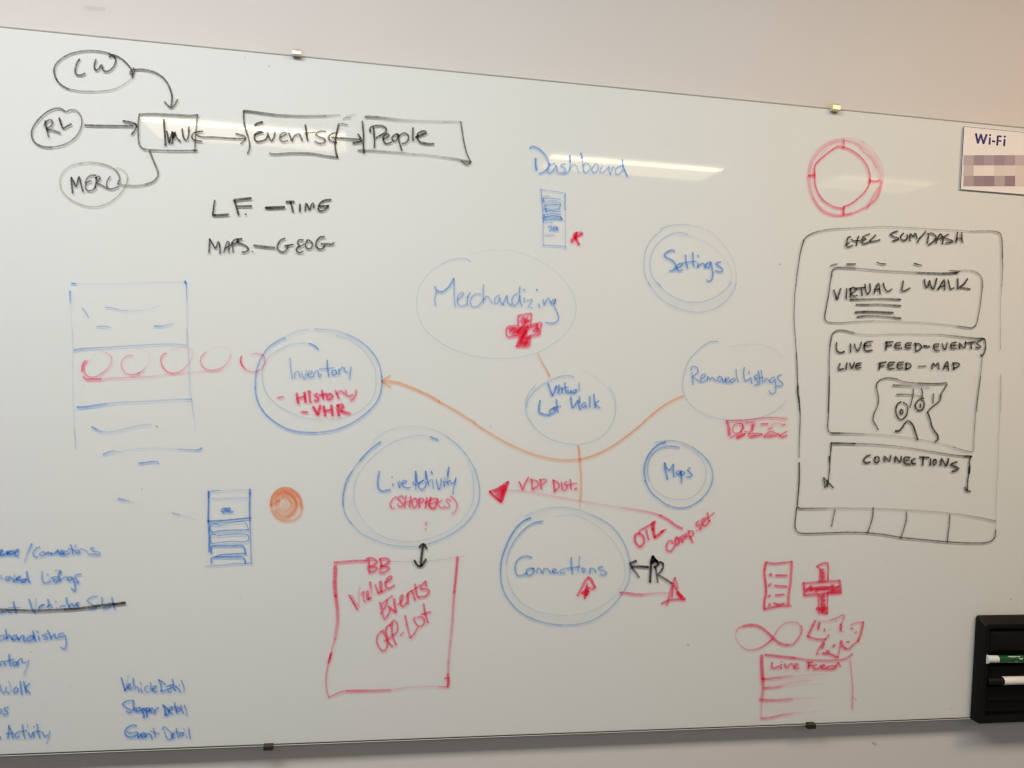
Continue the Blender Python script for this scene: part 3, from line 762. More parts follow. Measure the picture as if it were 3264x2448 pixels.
k 18 .95 1378,310 1400,370 1415,430 1440,475 1465,510 1465,545 1445,562
k 19 .95 1100,470 1130,470 1160,440 1185,400 1210,382 1235,400 1260,440 1275,490 1292,545
k 18 .95>.5 1080,75 1150,77 1230,84
k 15 .5 1230,84 1320,90 1395,96
k 16 .95>.5 1115,156 1180,154 1240,158
k 14 .45 1240,158 1290,165 1340,172
k 13 .85 1257,110 1252,160 1240,220 1225,270
k 15 .85 1325,105 1335,135 1330,180
k 14 .85 1430,148 1425,230
k 16 .95 1150,220 1125,232 1108,265 1105,310 1120,350 1145,372 1175,360 1200,325 1205,280 1200,245 1170,225
k 16 .95 1150,285 1140,305 1145,325 1160,322 1165,300 1155,285
k 18 .95 1345,190 1320,190 1290,215 1272,250 1285,285 1310,295 1335,285 1348,250 1345,215 1330,205
k 16 .95 1315,240 1315,270
k 15 .85 1490,160 1488,185
@handwritten_word|black handwritten word CONNECTIONS
T 2448 1200
k 20 .95 882,680 850,690 828,720 830,740 855,745 880,740
k 19 .95 925,700 920,725 930,745 955,735 962,710 945,692 925,700
k 18 .95 1005,735 1005,688 1030,715 1050,730 1060,680
k 18 .95 1095,740 1100,690 1120,720 1140,740 1152,690
k 19 .95 1225,700 1180,700 1180,750 1225,758
k 15 .95 1185,728 1220,722
k 20 .95 1270,710 1240,725 1245,750 1275,752
k 18 .95 1310,695 1390,700
k 18 .95 1340,700 1335,768
k 17 .95 1405,710 1400,765
k 18 .95 1435,720 1422,745 1435,765 1452,745 1448,715 1432,720
k 19 .95 1488,768 1498,710 1515,740 1540,770 1558,710
k 21 .95 1630,738 1590,752 1578,765 1615,778 1645,795 1620,812 1590,820
@drawn_arrow|black bracket with an arrowhead at each end
T 2448 1200
k 18 .95 545,575 650,577 750,580
k 14 .75>.5 750,580 900,585 1050,597 1150,608
k 14 .5>.85 1150,608 1300,630 1450,655 1580,675 1700,688
k 18 .95 1700,688 1760,690
k 12 .95 545,570 542,640 535,720 532,800 522,890 512,955
k 12 .95 545,600 545,640
k 15 .95 530,690 532,740
k 17 .95 480,875 520,915 563,960
k 13 .9 480,880 485,910 492,960 520,895
k 15 .95 1755,690 1740,730 1742,790 1735,840
k 22 .95 1740,780 1738,830
k 15 .95 1735,840 1725,900 1722,990
k 17 .95 1700,955 1715,985 1748,992
@drawn_box|pale blue wireframe lines of the tall page lower half
T 0 1050
b 9 .25 628,0 632,100 632,200 628,350 630,500 635,700 645,850 650,950
b 12 .4 640,850 650,950 655,1040
@drawn_line|upper blue line across the page sketch above the red circles
T 0 1050
b 16 .75>.35 640,183 680,172 800,162 950,155
b 11 .35 950,155 1200,137 1400,127 1530,128 1612,138
b 16 .3 1615,0 1625,150 1635,350 1640,500 1660,650 1675,750
b 9 .2 1675,750 1685,850 1690,880
@drawn_line|blue line across the page sketch below the red circles
T 0 1050
b 19 .95>.7 668,672 750,668 850,652 920,642
b 14 .55>.35 920,642 1050,630 1200,625 1400,612 1550,602
b 14 .35>.8 1550,602 1655,603
@drawn_line|short wavy blue line low in the page sketch
T 0 1050
b 17 .9>.6 795,843 840,865 870,880
b 15 .45 870,880 930,888 1000,878 1100,855 1200,830 1305,822
@drawn_line|long blue line closing the foot of the page sketch
T 0 1050
b 16 .85>.5 893,1080 940,1060 990,1050
b 13 .4 990,1050 1055,1065
b 13 .3 1050,1050 1150,1035 1300,1027 1450,1028 1550,1035
b 15 .5>.9 1550,1035 1680,1042 1720,1038 1742,1025
@drawn_line|short blue dash under the page sketch
T 0 1050
b 16 .9>.7 1203,1157 1270,1148 1330,1142 1362,1142 1365,1158
@drawn_line|short blue tapering dash left of the phone sketch
T 0 1050
b 17 .9>.5 1020,1462 1070,1472 1110,1482
b 10 .3 1110,1482 1155,1495
@drawn_line|faint grey blue dash just left of the phone sketch
T 0 1050
b 14 .6 1490,1585 1550,1602
b 8 .3 1550,1602 1620,1622 1690,1645
@drawn_circle|first red circle of the row, with doubled left edge
T 0 1050
r 15 .7 758,268 730,300 725,350 740,390 790,412 840,405 880,380
r 14 .7>.35 880,380 930,340 960,290 962,240 930,205 880,190
r 9 .15 880,190 820,210 780,260
r 18 .85 735,270 715,300 708,360
r 10 .6 775,268 783,270
@drawn_circle|second red circle of the row across the page sketch
T 0 1050
r 12 .6 1145,228 1110,225 1070,250 1048,290 1055,340
r 15 .5>.9 1055,340 1090,380 1150,392 1200,378
r 13 .85>.4 1200,378 1240,350 1265,318
r 9 .2 1265,318 1290,270 1290,210 1240,178 1180,175
@drawn_circle|third red circle of the row across the page sketch
T 0 1050
r 14 .75 1438,205 1405,220 1390,260 1400,310 1440,360 1490,380
r 14 .7>.35 1490,380 1560,360 1620,310 1655,260
r 11 .3 1655,260 1668,210 1650,175 1600,160 1530,160 1480,180
@drawn_circle|fourth red circle of the row, right of the page sketch
T 0 1050
r 14 .65 1782,195 1745,230 1732,280 1755,325 1800,350 1850,352
r 16 .6>.35 1850,352 1920,330 1970,280 1998,220
r 9 .22 1998,220 1985,165 1920,150 1850,160 1790,190
@drawn_circle|left edge of the fifth red circle of the row
T 0 1050
r 16 .75 2085,232 2075,270 2095,320
@drawn_line|long pale red line under the row of circles
T 0 1050
r 20 .85 720,405 745,428 800,428 870,430
r 14 .6>.4 870,430 950,422 1100,418 1300,405
r 12 .35 1300,405 1450,390 1600,375 1800,360 1920,352
@drawn_box|blue sketch of a phone screen with stacked bars
T 0 1050
b 12 .7 1790,1398 1900,1392
b 9 .4 1900,1392 2050,1388 2160,1385
b 19 .9 1805,1405 1803,1450
b 15 .75 1803,1450 1800,1550 1800,1659
b 20 .9 2160,1380 2158,1420
b 16 .7 2158,1420 2155,1550 2158,1659
b 10 .5 1832,1463 1950,1460 2060,1456 2150,1455
b 14 .7 1800,1655 1900,1650 2050,1638 2165,1628
@handwritten_word|tiny blue letters OTL in the phone sketch
T 0 1050
b 20 .85 1945,1545 1918,1555 1922,1578 1945,1575 1950,1550
b 14 .85 1950,1545 1990,1545
b 16 .85 1968,1548 1965,1578
b 18 .85 1985,1545 1980,1575 2012,1575
@drawn_circle|fifth red circle touching the Inventory oval
T 700 1000
r 17 .7 190,370 182,400 195,445 225,480
r 14 .55 225,480 270,500 310,500
r 15 .6 310,500 350,485 380,450 390,410 380,365 350,345 310,342
r 12 .4 310,342 270,355
@drawn_circle|blue double oval round Inventory
T 700 1000
b 18 .7 568,208 530,220 480,250 425,290 385,340 350,400 325,470 312,550 308,640
b 17 .8 308,640 318,720 350,800 410,880 500,950 600,1000 700,1022 820,1028
b 16 .75 820,1028 950,1015 1080,975 1200,910 1300,830 1370,740 1400,640 1400,540
b 15 .65 1400,540 1380,440 1340,360 1270,280 1180,215 1100,178
b 14 .5 1100,178 1020,152 930,138 818,132
b 13 .35 770,135 700,145 620,172 570,200
b 16 .85 852,307 820,275 780,258
b 12 .4 780,258 700,253 600,270 520,310 430,370 385,440 368,520 380,620 420,710 500,790 600,850
b 10 .35 600,850 700,890 800,910 885,915
b 10 .35 945,915 1050,905 1150,870 1240,820 1310,750 1345,670 1352,570 1340,470 1300,390
b 13 .3 1300,390 1250,320 1180,260 1100,215 1010,188
b 40 .06 930,182 1000,185 1150,240 1300,350 1370,450
@handwritten_word|blue handwritten word Inventory
T 700 1000
b 15 .6 608,385 612,450 620,510 628,560
b 14 .7 648,555 650,510 680,500 690,530 695,545
b 14 .7 708,500 715,540 735,565 745,520 752,490
b 14 .7 760,530 795,515 800,500 780,495 762,525 775,550 805,545
b 15 .7 810,545 820,510 845,490 855,520 862,548 880,520
b 16 .85 930,402 932,470 942,540
b 13 .7 860,478 940,472 990,465
b 15 .8 1000,490 975,495 968,520 990,530 1015,510 1000,490
b 14 .75 1030,475 1035,525
b 14 .75 1035,490 1060,460
b 16 .8 1075,465 1085,500 1105,500
b 15 .8 1133,458 1128,510 1122,565
@handwritten_word|red handwritten word History after a dash
T 700 1000
r 16 .85 500,725 550,717
r 28 .95 668,690 672,740 680,772
r 18 .9 675,730 738,712
r 26 .95 733,680 742,760
r 24 .9 775,700 785,768
r 32 .95 768,672 782,680
r 24 .9 845,690 818,705 845,722 855,745 840,755 822,748
r 24 .95 885,665 895,735
r 20 .9 860,705 925,690
r 24 .9 950,690 930,710 930,735 960,735 975,705 955,690
r 20 .8 1000,665 1030,730
r 20 .8 1010,690 1050,665 1075,690
r 22 .8 1090,665 1095,700 1120,712 1150,700
r 22 .75 1180,658 1175,700 1155,735 1130,748
@handwritten_word|red handwritten letters VHR after a dash
T 700 1000
r 20 .95 710,848 760,850
r 30 .95 810,805 830,840 848,872 860,830 868,792
r 28 .95 900,800 905,845 912,880
r 22 .9 905,840 965,828
r 26 .95 965,790 972,840 975,878
r 28 .95 1020,790 1022,840 1030,878
r 26 .95 1015,795 1060,785 1070,805 1040,830 1080,850 1125,860
@drawn_arrow|long orange curved arrow into the Inventory oval
T 700 1000
o 20 .75 1470,535 1430,560 1402,580 1430,605 1478,632
o 24 .85 1410,580 1460,582 1530,592 1600,615 1700,655 1800,700 1900,760
o 19 .85 1900,760 2000,815 2100,875 2211,945
T 1500 1150
o 18 .85 40,545 150,615 270,685 400,750 550,808 700,845 830,858 950,850
o 20 .85 950,850 1080,810 1220,740 1350,650 1450,570 1550,480 1650,400 1740,345 1840,300
@drawn_line|orange vertical line from Virtual Lot Walk to Connections
T 1500 1150
o 24 .85 930,735 938,800 942,860
o 20 .75 942,860 952,980 955,1100 948,1200
o 16 .45 948,1200 940,1270
@drawn_circle|orange scribbled swirl beside the phone sketch
T 700 1000
o 26 .75 700,1659 690,1600 650,1540 600,1510 550,1508 500,1530 460,1580 445,1640 443,1659
o 26 .6 560,1535 620,1560 660,1610 670,1659
o 22 .45 540,1570 590,1590 620,1640
o 16 .75 515,1612 480,1640
o 28 .4 480,1600 530,1545 610,1530 670,1580
T 900 1500
o 24 .7 -98,290 -90,350 -50,405 0,430 60,435 110,425 155,380 170,320
o 22 .75 -98,290 -95,240 -60,185 -10,155 50,150 100,170 145,215 165,270 170,320
o 24 .6 -40,200 20,190 75,215 110,260 115,310 95,360 50,395
o 24 .45 0,240 45,250 75,290 60,330 20,350
o 26 .35 -80,330 -50,380 10,400 70,385
o 90 .5 20,300 25,305
o 70 .6 -60,290 -20,220 50,210 100,280 80,350 20,380 -40,340
o 40 .3 -75,250 -50,200 10,170 80,190 130,240 140,310 110,370 50,410 -20,405 -70,350
o 18 .7 -25,245 -55,275
@drawn_circle|blue double circle round Live Activity
T 700 1000
b 17 .85 1392,1107 1330,1150 1270,1205 1215,1265
b 13 .65 1215,1265 1160,1340 1110,1430 1080,1520 1068,1600 1068,1659
b 10 .15 1250,1180 1330,1100
b 10 .35 1330,1100 1420,1030 1520,990 1650,975 1780,985 1880,1015 1960,1060
b 13 .55 1960,1060 2040,1120 2110,1190 2170,1280 2211,1350
b 9 .3 1280,1280 1200,1400 1165,1520 1160,1659
b 10 .4 1280,1280 1400,1170 1520,1100 1650,1060 1750,1052 1820,1062
b 16 .85 1820,1062 1888,1090
b 8 .25 2130,1250 2170,1350 2190,1450 2195,1659
@handwritten_word|blue handwritten words Live Activity
T 700 1000
b 20 .8 1380,1362 1368,1430 1370,1500 1390,1528 1475,1520
b 14 .9 1490,1408 1490,1415
b 14 .8 1690,1360 1695,1420 1700,1450
b 14 .85 1778,1360 1782,1430
b 15 .8 1832,1365 1835,1380
b 16 .85 1980,1325 1970,1400
T 1230 1500 8.508
b 44 .8 180,345 205,415
b 40 .85 320,290 335,360 375,460
b 42 .6 365,265 385,340 390,400 375,460
b 46 .85 440,350 500,335 555,290 520,265 460,290 435,345 460,410 520,455 590,470 665,455
b 40 .7 795,150 800,300 812,520
b 40 .8 815,10 840,180 850,320
b 46 .85 740,310 745,350 790,370 870,345 960,300 1035,250
b 44 .85 1000,270 920,320 885,380 890,450 940,500 1010,505 1070,440 1090,350
b 44 .85 1085,10 1105,160 1130,290 1165,400
b 38 .8 1060,290 1110,320 1180,280 1250,245 1270,340 1285,480
b 40 .85 1230,10 1255,85
b 44 .85 1370,230 1385,350 1410,450 1445,505 1480,420 1495,300 1500,215
b 44 .9 1565,290 1590,430
b 36 .75 1575,190 1610,250 1640,310 1700,320
b 40 .7 1690,10 1680,150 1680,300 1690,410
b 36 .8 1580,320 1660,310 1740,260
b 44 .85 1740,270 1755,320 1800,345 1860,320 1890,240 1900,185
b 40 .8 1890,240 1860,380 1830,520 1812,640
@drawn_circle|pale blue circle round Virtual Lot Walk lower half
T 1500 1150
b 13 .45 560,210 510,270 482,330 475,400 490,480 540,560
b 10 .4 540,560 600,620 700,680 800,710 930,722 1060,695 1150,640 1210,570 1245,480 1255,400 1245,320 1200,230
@handwritten_word|blue handwritten words Lot Walk
T 1500 1150
b 19 .85 600,345 592,400 595,450 630,460 685,470
b 18 .85 720,410 695,420 682,440 695,458 725,445 735,420 715,408
b 17 .85 742,335 745,390 755,445
b 14 .8 720,402 778,392
b 18 .85 865,310 870,360 882,405 910,370 930,340 935,390 950,420
b 17 .8 940,310 945,360
b 17 .8 990,360 965,375 960,400 985,395 995,375 1000,405
b 16 .8 1030,305 1030,400
b 17 .9 1065,290 1070,350 1078,405
b 15 .85 1110,345 1078,370 1118,408
@drawn_circle|blue double circle round Maps
T 1500 1150
b 18 .9>.75 1685,703 1640,715 1590,750 1540,810 1510,880 1500,960 1510,1040
b 16 .75 1510,1040 1550,1120 1620,1190 1700,1245 1800,1272 1900,1255 1990,1200
b 15 .7 1990,1200 2050,1130 2085,1050 2090,960 2060,880 2000,810 1920,750
b 16 .5 1920,750 1820,705 1740,690 1680,692 1600,705
b 18 .8>.45 1800,750 1750,738 1690,740 1630,760 1570,810 1535,880 1528,960 1540,1030
b 10 .4 1540,1030 1590,1110 1660,1165 1740,1192 1830,1198 1920,1175 1990,1110 2030,1030 2035,950 2010,870 1960,810
b 30 .12 1960,810 1880,755 1820,730
@handwritten_word|blue handwritten word Maps
T 1500 1150
b 18 .9 1675,880 1680,940 1690,980 1700,1022
b 17 .85 1678,885 1700,935 1720,945 1740,915 1752,890 1750,950 1755,1000
b 17 .8 1820,950 1785,955 1775,975 1800,980 1818,955 1815,985
b 17 .85 1815,960 1820,1010 1822,1055
b 17 .85 1818,960 1840,955 1848,975 1825,988
b 18 .85 1895,925 1875,945 1895,965 1912,985 1900,1002 1868,1003
@drawn_arrow|red arrow with filled head pointing left to Live Activity
T 1500 1150
r 24 .9 325,1045 240,1100 165,1130
r 24 .9 325,1045 300,1120 270,1210
r 24 .95 165,1130 210,1175 265,1220
r 34 .8 290,1080 210,1130
r 34 .8 300,1085 225,1160
r 34 .85 300,1110 240,1190
r 26 .8 280,1120 262,1205
r 12 .42 328,1117 430,1122 600,1145 800,1185 1000,1220
r 20 .08 328,1120 600,1150 900,1200 1100,1235
r 12 .35 1000,1220 1150,1243 1300,1268
r 18 .45>.8 1300,1268 1450,1290 1560,1310 1640,1335
r 24 .85 1640,1335 1710,1375 1770,1420 1830,1450
@handwritten_word|red handwritten words VDP Dist.
T 1500 1150
r 20 .85 420,1045 435,1080 448,1112 470,1060 500,1008
r 20 .8 525,1025 535,1110
r 20 .8 520,1025 570,1040 585,1070 560,1095 535,1108
r 20 .8 600,1025 612,1108
r 20 .8 600,1028 650,1025 650,1045 615,1070
r 20 .85 715,1030 725,1130
r 20 .85 710,1032 750,1050 765,1080 750,1105 725,1125
r 18 .85 785,1050 792,1115
r 18 .85 830,1045 808,1058 830,1080 832,1100 808,1120
r 18 .85 860,1025 868,1110
r 16 .85 830,1075 915,1055
r 22 .9 900,1110 915,1100
@handwritten_word|red handwritten letters OTL
T 2000 1620 7.373
r 66 .9 270,580 190,620 170,720 200,820 290,895 370,840 390,740 350,640 270,580
r 50 .9 280,530 400,460 530,390
r 60 .85 440,500 460,600 500,740
r 100 .95 610,340 600,420 600,500
r 60 .95 560,370 650,310
r 74 .95 600,480 620,590 635,690
r 80 .9 650,670 740,620 830,530
r 46 .9 780,560 905,495
@handwritten_word|red handwritten word Comp. set
T 2000 1620 7.373
r 56 .85 1055,820 1040,770 990,770 930,840 915,930 940,990 1010,1010 1070,950 1110,880
r 66 .9 1150,690 1120,760 1140,850 1200,820 1210,740 1160,680
r 80 .9 1240,680 1280,740 1290,790
r 70 .85 1290,640 1330,650 1350,720
r 66 .85 1370,600 1400,670
r 58 .85 1430,530 1450,640 1500,740 1530,800
r 52 .85 1440,550 1500,530 1550,570 1530,640 1470,670
r 40 .85 1615,525 1640,520
r 58 .8 1670,300 1620,350 1620,410 1690,380 1720,430 1720,500 1690,470
r 54 .85 1760,380 1810,300 1830,240 1780,240 1740,330 1780,410 1850,400 1920,300
r 60 .85 1880,110 1890,200 1900,260 1940,300
r 44 .8 1860,240 1950,180 2030,105
@drawn_circle|pale blue double circle round Settings lower half
T 1900 900
b 13 .4 455,0 500,80 570,150 660,205 750,240 850,255 950,248 1050,215 1130,150 1190,70 1212,0
b 12 .45 525,0 600,80 700,140 800,170 880,172 980,150 1070,100 1130,50 1160,0
b 60 .06 500,20 600,140 720,195 850,215 980,200 1080,150 1170,60
@drawn_circle|faint blue oval round Removed Listings cut at right
T 1900 900
b 12 .65>.4 1055,512 1000,510 930,545 860,610 800,680 770,760 750,840 748,920
b 11 .4 748,920 770,990 830,1070 920,1130 1020,1170 1130,1192 1260,1195 1380,1180
b 11 .4 1380,1180 1480,1145 1570,1095 1645,1020
b 9 .25 1160,558 1250,540 1360,532 1450,545 1540,580 1630,660
@handwritten_word|blue handwritten words Removed Listings
T 1900 900
b 14 .75 830,780 832,830 838,885
b 14 .75 822,760 825,730 850,725 878,745 880,775 855,800 835,815 870,840 905,862
b 13 .8 915,835 945,805 940,790 915,800 905,835 915,860 950,850
b 13 .85 960,850 965,810 985,840 1000,820 1020,835 1035,850
b 13 .8 1070,810 1050,825 1050,850 1075,855 1085,820 1070,810
b 13 .8 1090,830 1100,868 1120,825
b 13 .8 1120,850 1145,835 1145,820 1125,825 1118,850 1130,870 1155,855
b 14 .8 1190,830 1165,840 1160,865 1185,860 1205,835
b 13 .8 1210,752 1215,810 1228,858
b 14 .85 1280,735 1275,790 1290,850 1330,830
b 13 .8 1320,765 1322,790
b 13 .8 1335,820 1345,875
b 13 .85 1395,800 1365,815 1390,850 1400,880 1370,890
b 13 .85 1400,765 1410,820 1415,880
b 13 .85 1425,760 1435,815 1440,865
b 11 .8 1370,830 1440,820
b 13 .8 1455,860 1470,825 1490,845 1500,860
b 13 .8 1540,820 1510,830 1505,865 1530,860 1545,835 1550,900 1550,945 1525,962 1498,950 1495,935
b 14 .85 1600,800 1570,810 1570,835 1600,860 1612,880 1595,897 1560,893
@drawn_box|red sketched strip of shapes under Removed Listings
T 1900 900
r 14 .8 1125,1192 1250,1190 1350,1182 1450,1170 1550,1168 1648,1178
r 30 .85 1130,1200 1145,1250 1150,1320
r 13 .85 1240,1220 1200,1225 1180,1265 1190,1300 1230,1300 1260,1265 1262,1225 1240,1220
r 20 .8 1262,1222 1272,1255 1250,1295
r 14 .8 1290,1215 1370,1212 1358,1255 1345,1285 1285,1290
r 20 .85 1352,1225 1345,1275
r 14 .8 1160,1340 1240,1312 1290,1310 1220,1350
r 22 .8 1215,1340 1280,1312
r 15 .85 1320,1305 1440,1310 1380,1330 1320,1335 1320,1305
r 16 .7 1335,1328 1385,1318
r 15 .85 1450,1330 1500,1290 1540,1295 1560,1320 1450,1335
r 16 .7 1480,1318 1535,1315
r 20 .85 1570,1305 1600,1335 1648,1322
r 14 .85 1590,1320 1650,1285
r 14 .85 1425,1222 1485,1222
r 14 .85 1485,1265 1525,1255
r 10 .5 1510,1230 1560,1218 1600,1218
r 16 .85 1608,1230 1638,1226
r 60 .10 1170,1220 1400,1230 1620,1210
@drawn_box|blue stacked bars of the phone screen sketch
T 0 1500
b 16 .7 1800,180 1802,300 1798,430
b 20 .9 1800,430 1808,560 1808,700
b 14 .7 2160,200 2158,350 2162,500 2168,700 2172,800
b 13 .85 1800,438 1900,435 2050,420 2165,408
b 14 .85 1895,470 1860,462 1820,475 1812,510 1835,532
b 16 .8 1835,532 1900,522 2000,515 2145,512
b 13 .6 1895,475 1980,455 2080,440 2120,445 2135,475 2150,510
b 13 .75 1862,552 1825,555 1815,590 1832,628 1900,620 2000,612 2130,612 2148,595 2145,560 2100,548 2000,550 1875,562
b 18 .85 1825,715 1830,655 1870,650 2000,650 2100,652 2115,680 2122,720
b 16 .85 2122,715 2000,722 1900,730 1860,745
b 18 .85 1828,800 1825,760 1860,748 1980,748 2100,752 2118,780 2120,800
b 14 .7>.5 2172,800 2050,803 1900,818 1775,827
@handwritten_word|blue handwritten words with slash Connections at left edge
T 0 1720 6.913
b 56 .85 -10,330 20,290 60,240 30,230 -10,280 10,340 60,330
b 56 .85 90,340 130,290 160,260 165,330 180,270 230,250
b 50 .85 295,245 230,265 200,300 230,330 280,300
b 56 .85 320,290 400,240 410,220 350,240 320,290 340,350 410,350
b 52 .85>.35 700,95 650,200 600,320 560,440 545,500
b 46 .75 875,160 820,180 760,240 730,300 750,360 800,385 835,380
b 48 .7 960,270 890,290 870,330 900,350 970,340 1000,300 960,270
b 50 .75 1010,310 1060,300 1050,270 1100,300 1140,330 1130,290 1200,310 1220,270
b 60 .8 1240,290 1280,230 1300,300 1370,320 1400,260 1360,240 1340,300
b 50 .75 1500,250 1420,270 1400,320 1450,335 1540,300
b 44 .8 1555,105 1580,180 1600,250 1605,320
b 40 .75 1510,205 1600,220 1660,250
b 44 .65 1665,115 1670,170
b 50 .75 1680,290 1690,250 1740,240 1760,290 1700,300
b 40 .6 1760,200 1850,220 1900,250 1940,290
b 46 .7 2080,180 2000,190 2060,250 2200,290 2190,330 2080,325 1950,325
@handwritten_word|blue handwritten words Listings at left edge
T 0 1720 6.913
b 80 .5 10,800 40,860
b 52 .75 190,820 130,830 140,890 200,880 220,820 270,850 310,930
b 46 .65 320,780 320,860 320,930
b 56 .8 350,880 440,830 450,810 390,830 380,890 440,890
b 56 .85 570,870 490,890 470,930 530,930 580,880
b 54 .85 590,705 600,800 620,870 655,945
b 50 .7 930,710 925,820 940,910 990,955 1080,930
b 54 .5 1030,765 1070,770
b 44 .65 1090,880 1110,935
b 46 .75 1290,830 1200,825 1130,845 1200,880 1280,900 1240,945 1160,915
b 60 .85 1330,700 1300,780 1310,880 1330,910
b 36 .6 1215,675 1290,680 1340,680 1350,750
b 44 .7 1340,890 1400,840 1460,810 1480,850
b 50 .8 1580,830 1510,830 1490,880 1550,900 1600,840 1640,950 1660,1060 1650,1130 1600,1100 1580,1075
b 44 .8 1785,760 1680,780 1650,840 1700,890 1735,950 1670,940
@handwritten_word|blue handwritten words Vehicles Sold crossed out
T 0 1880 5.267
b 34 .75 -10,390 40,385 60,350 20,360
b 36 .75 80,380 120,330 150,370 190,385
b 38 .85 225,200 240,270 260,330 275,385
b 30 .65 140,300 240,300 340,298
b 38 .8 490,160 515,240 540,320 590,385
b 38 .4 605,150 600,240 595,320 590,380
b 34 .75 650,310 690,260 750,250 680,270 650,320
b 40 .8 805,160 820,240 800,290
b 36 .75 810,280 850,250 880,300
b 38 .55 935,190 945,210
b 34 .6 945,295 960,300
b 34 .75 1100,270 1030,270 1010,300
b 40 .85 1115,135 1130,220 1170,290
b 36 .8 1160,280 1210,230 1240,270 1320,215 1270,240 1325,280
b 32 .75 1630,110 1560,115 1480,160 1470,190 1540,240 1620,290 1600,318 1500,325
b 36 .8 1710,130 1715,200 1715,250
b 34 .6 1625,240 1640,245
b 34 .7 1730,320 1790,320 1850,290 1790,270 1740,300
b 36 .75 1880,130 1895,210 1930,325
b 24 .6 1800,225 1900,210
@handwritten_word|blue handwritten word Merchandising at left edge
T 0 1880 5.267
b 34 .7 60,800 70,770 20,765 -10,800
b 34 .7 -10,850 40,845 80,820
b 38 .85 95,665 105,740 110,820
b 38 .85 110,810 160,760 190,810 210,840
b 40 .85 280,760 220,780 215,830 270,830 290,790 310,840
b 40 .85 320,840 370,770 400,770 400,860 420,860
b 44 .85 550,770 480,790 450,840 490,860 550,830 570,780
b 40 .85 555,690 570,770 600,860
b 38 .8 620,690 640,715
b 38 .8 645,775 660,845
b 34 .75 790,735 710,765 790,790 800,820 740,830
b 38 .85 800,680 830,740 860,820
b 36 .8 860,800 920,740 930,800 970,815
b 34 .8 1065,725 990,745 980,780 1050,790 1090,760 1110,850 1110,940 1080,990 1020,965
@handwritten_word|blue handwritten word Inventory cut by left edge
T 0 1836
b 18 .8 5,775 15,735 35,740 45,775
b 19 .85 80,675 82,730 90,775
b 16 .8 40,740 120,720
b 18 .85 135,740 110,750 115,775 140,770 145,740
b 18 .85 155,775 160,730 180,715
b 18 .75 190,715 195,750 225,745
b 18 .7>.45 248,730 235,780 215,830 205,858
@handwritten_word|blue handwritten word Walk at left edge
T 0 1836
b 17 .8 0,940 15,1000 35,1010 55,960
b 16 .5 75,910 90,950 95,1000
b 17 .85 60,1000 80,1015
b 18 .85 140,960 120,980 125,1010 150,1000 155,970
b 18 .85 175,910 180,960 188,1025
b 19 .85 205,910 215,960 228,1010
b 17 .85 255,930 220,965 262,1015
@handwritten_word|blue handwritten letters ps at left edge
T 0 1836
b 18 .8 -5,1190 15,1170 5,1150 -8,1155
b 18 .8 70,1135 35,1145 50,1165 68,1180 50,1200 25,1190
@handwritten_word|blue handwritten word Activity at left edge
T 0 1836
b 18 .8 78,1290 75,1340 70,1405
b 17 .85 75,1300 105,1350 112,1400
b 18 .85 55,1360 110,1360
b 17 .8 150,1350 130,1370 140,1395 170,1385
b 18 .85 195,1285 200,1340 215,1400
b 15 .8 160,1345 235,1335
b 14 .6 235,1280 240,1310
b 17 .85 245,1350 265,1395 285,1350
b 17 .85 290,1350 295,1395
b 15 .7 290,1300 300,1300
b 18 .85 322,1280 328,1340 345,1395
b 15 .8 300,1345 350,1340
b 18 .85 365,1350 385,1385 410,1375
b 17 .7>.5 430,1340 425,1380 415,1420 403,1448
b 18 .8 0,1385 5,1410
@handwritten_word|blue handwritten words Vehicle Detail
T 370 2140 7.212
b 46 .9 120,150 150,250 180,350 200,435
b 40 .4 285,90 260,200 235,330 200,430
b 50 .85 200,435 260,380 330,290 270,300 260,360 320,400 380,370
b 46 .85 395,160 400,270 415,340
b 42 .75 430,410 460,350 500,370 525,470
b 40 .6 555,245 585,305
b 44 .8 565,380 595,470
b 40 .75 740,340 680,350 660,410 700,470 750,470
b 42 .75 790,255 805,340 795,450
b 48 .8 830,410 900,380 930,340 860,350 840,410 880,470 945,460
b 46 .85 975,190 1020,270 1040,360 1045,450
b 50 .8 985,195 1070,240 1130,300
b 40 .85 1020,450 1090,450 1160,420 1200,400
b 44 .8 1150,350 1240,330 1280,370 1200,420 1200,470 1270,470
b 46 .85 1295,180 1310,290 1330,400 1370,440
b 40 .8 1240,310 1340,320 1400,350
b 42 .85 1370,360 1430,390 1480,470
b 36 .7 1450,300 1460,325
b 40 .85>.6 1495,205 1540,300 1565,400 1560,470
@handwritten_word|blue handwritten words Shopper Detail
T 370 2140 7.212
b 42 .9 410,670 310,670 200,700 155,750 200,810 290,860 350,900 340,940 270,940 240,910
b 50 .85 400,680 400,780 400,900
b 46 .8 400,890 430,830 460,930
b 52 .85 540,830 480,860 490,920 550,900 550,840
b 60 .9 610,850 600,920 630,970 640,1060
b 56 .85 620,870 670,850 660,900
b 54 .9 700,850 700,940 715,1040
b 50 .85 700,850 760,850 750,920 700,930
b 50 .8 780,900 850,860 820,840 770,880 800,940 850,950
b 54 .85 890,970 900,890 970,835
b 54 .9 1080,775 1120,860 1130,960 1140,995
b 56 .85 1090,790 1160,840 1210,920 1190,990 1120,1000
b 46 .8 1230,900 1290,860 1290,830 1230,830 1220,920 1300,980
b 46 .85 1350,720 1360,830 1400,960
b 40 .75 1270,820 1380,820 1480,820
b 44 .8 1480,840 1400,860 1410,920 1480,900 1500,860 1550,960
b 40 .7 1485,770 1520,820
b 40 .85>.6 1570,780 1610,880 1630,1030
@handwritten_word|blue handwritten words Event Detail
T 370 2140 7.212
b 46 .9 465,1250 380,1235 290,1270 220,1350 210,1430 260,1490 360,1510 450,1480 510,1420
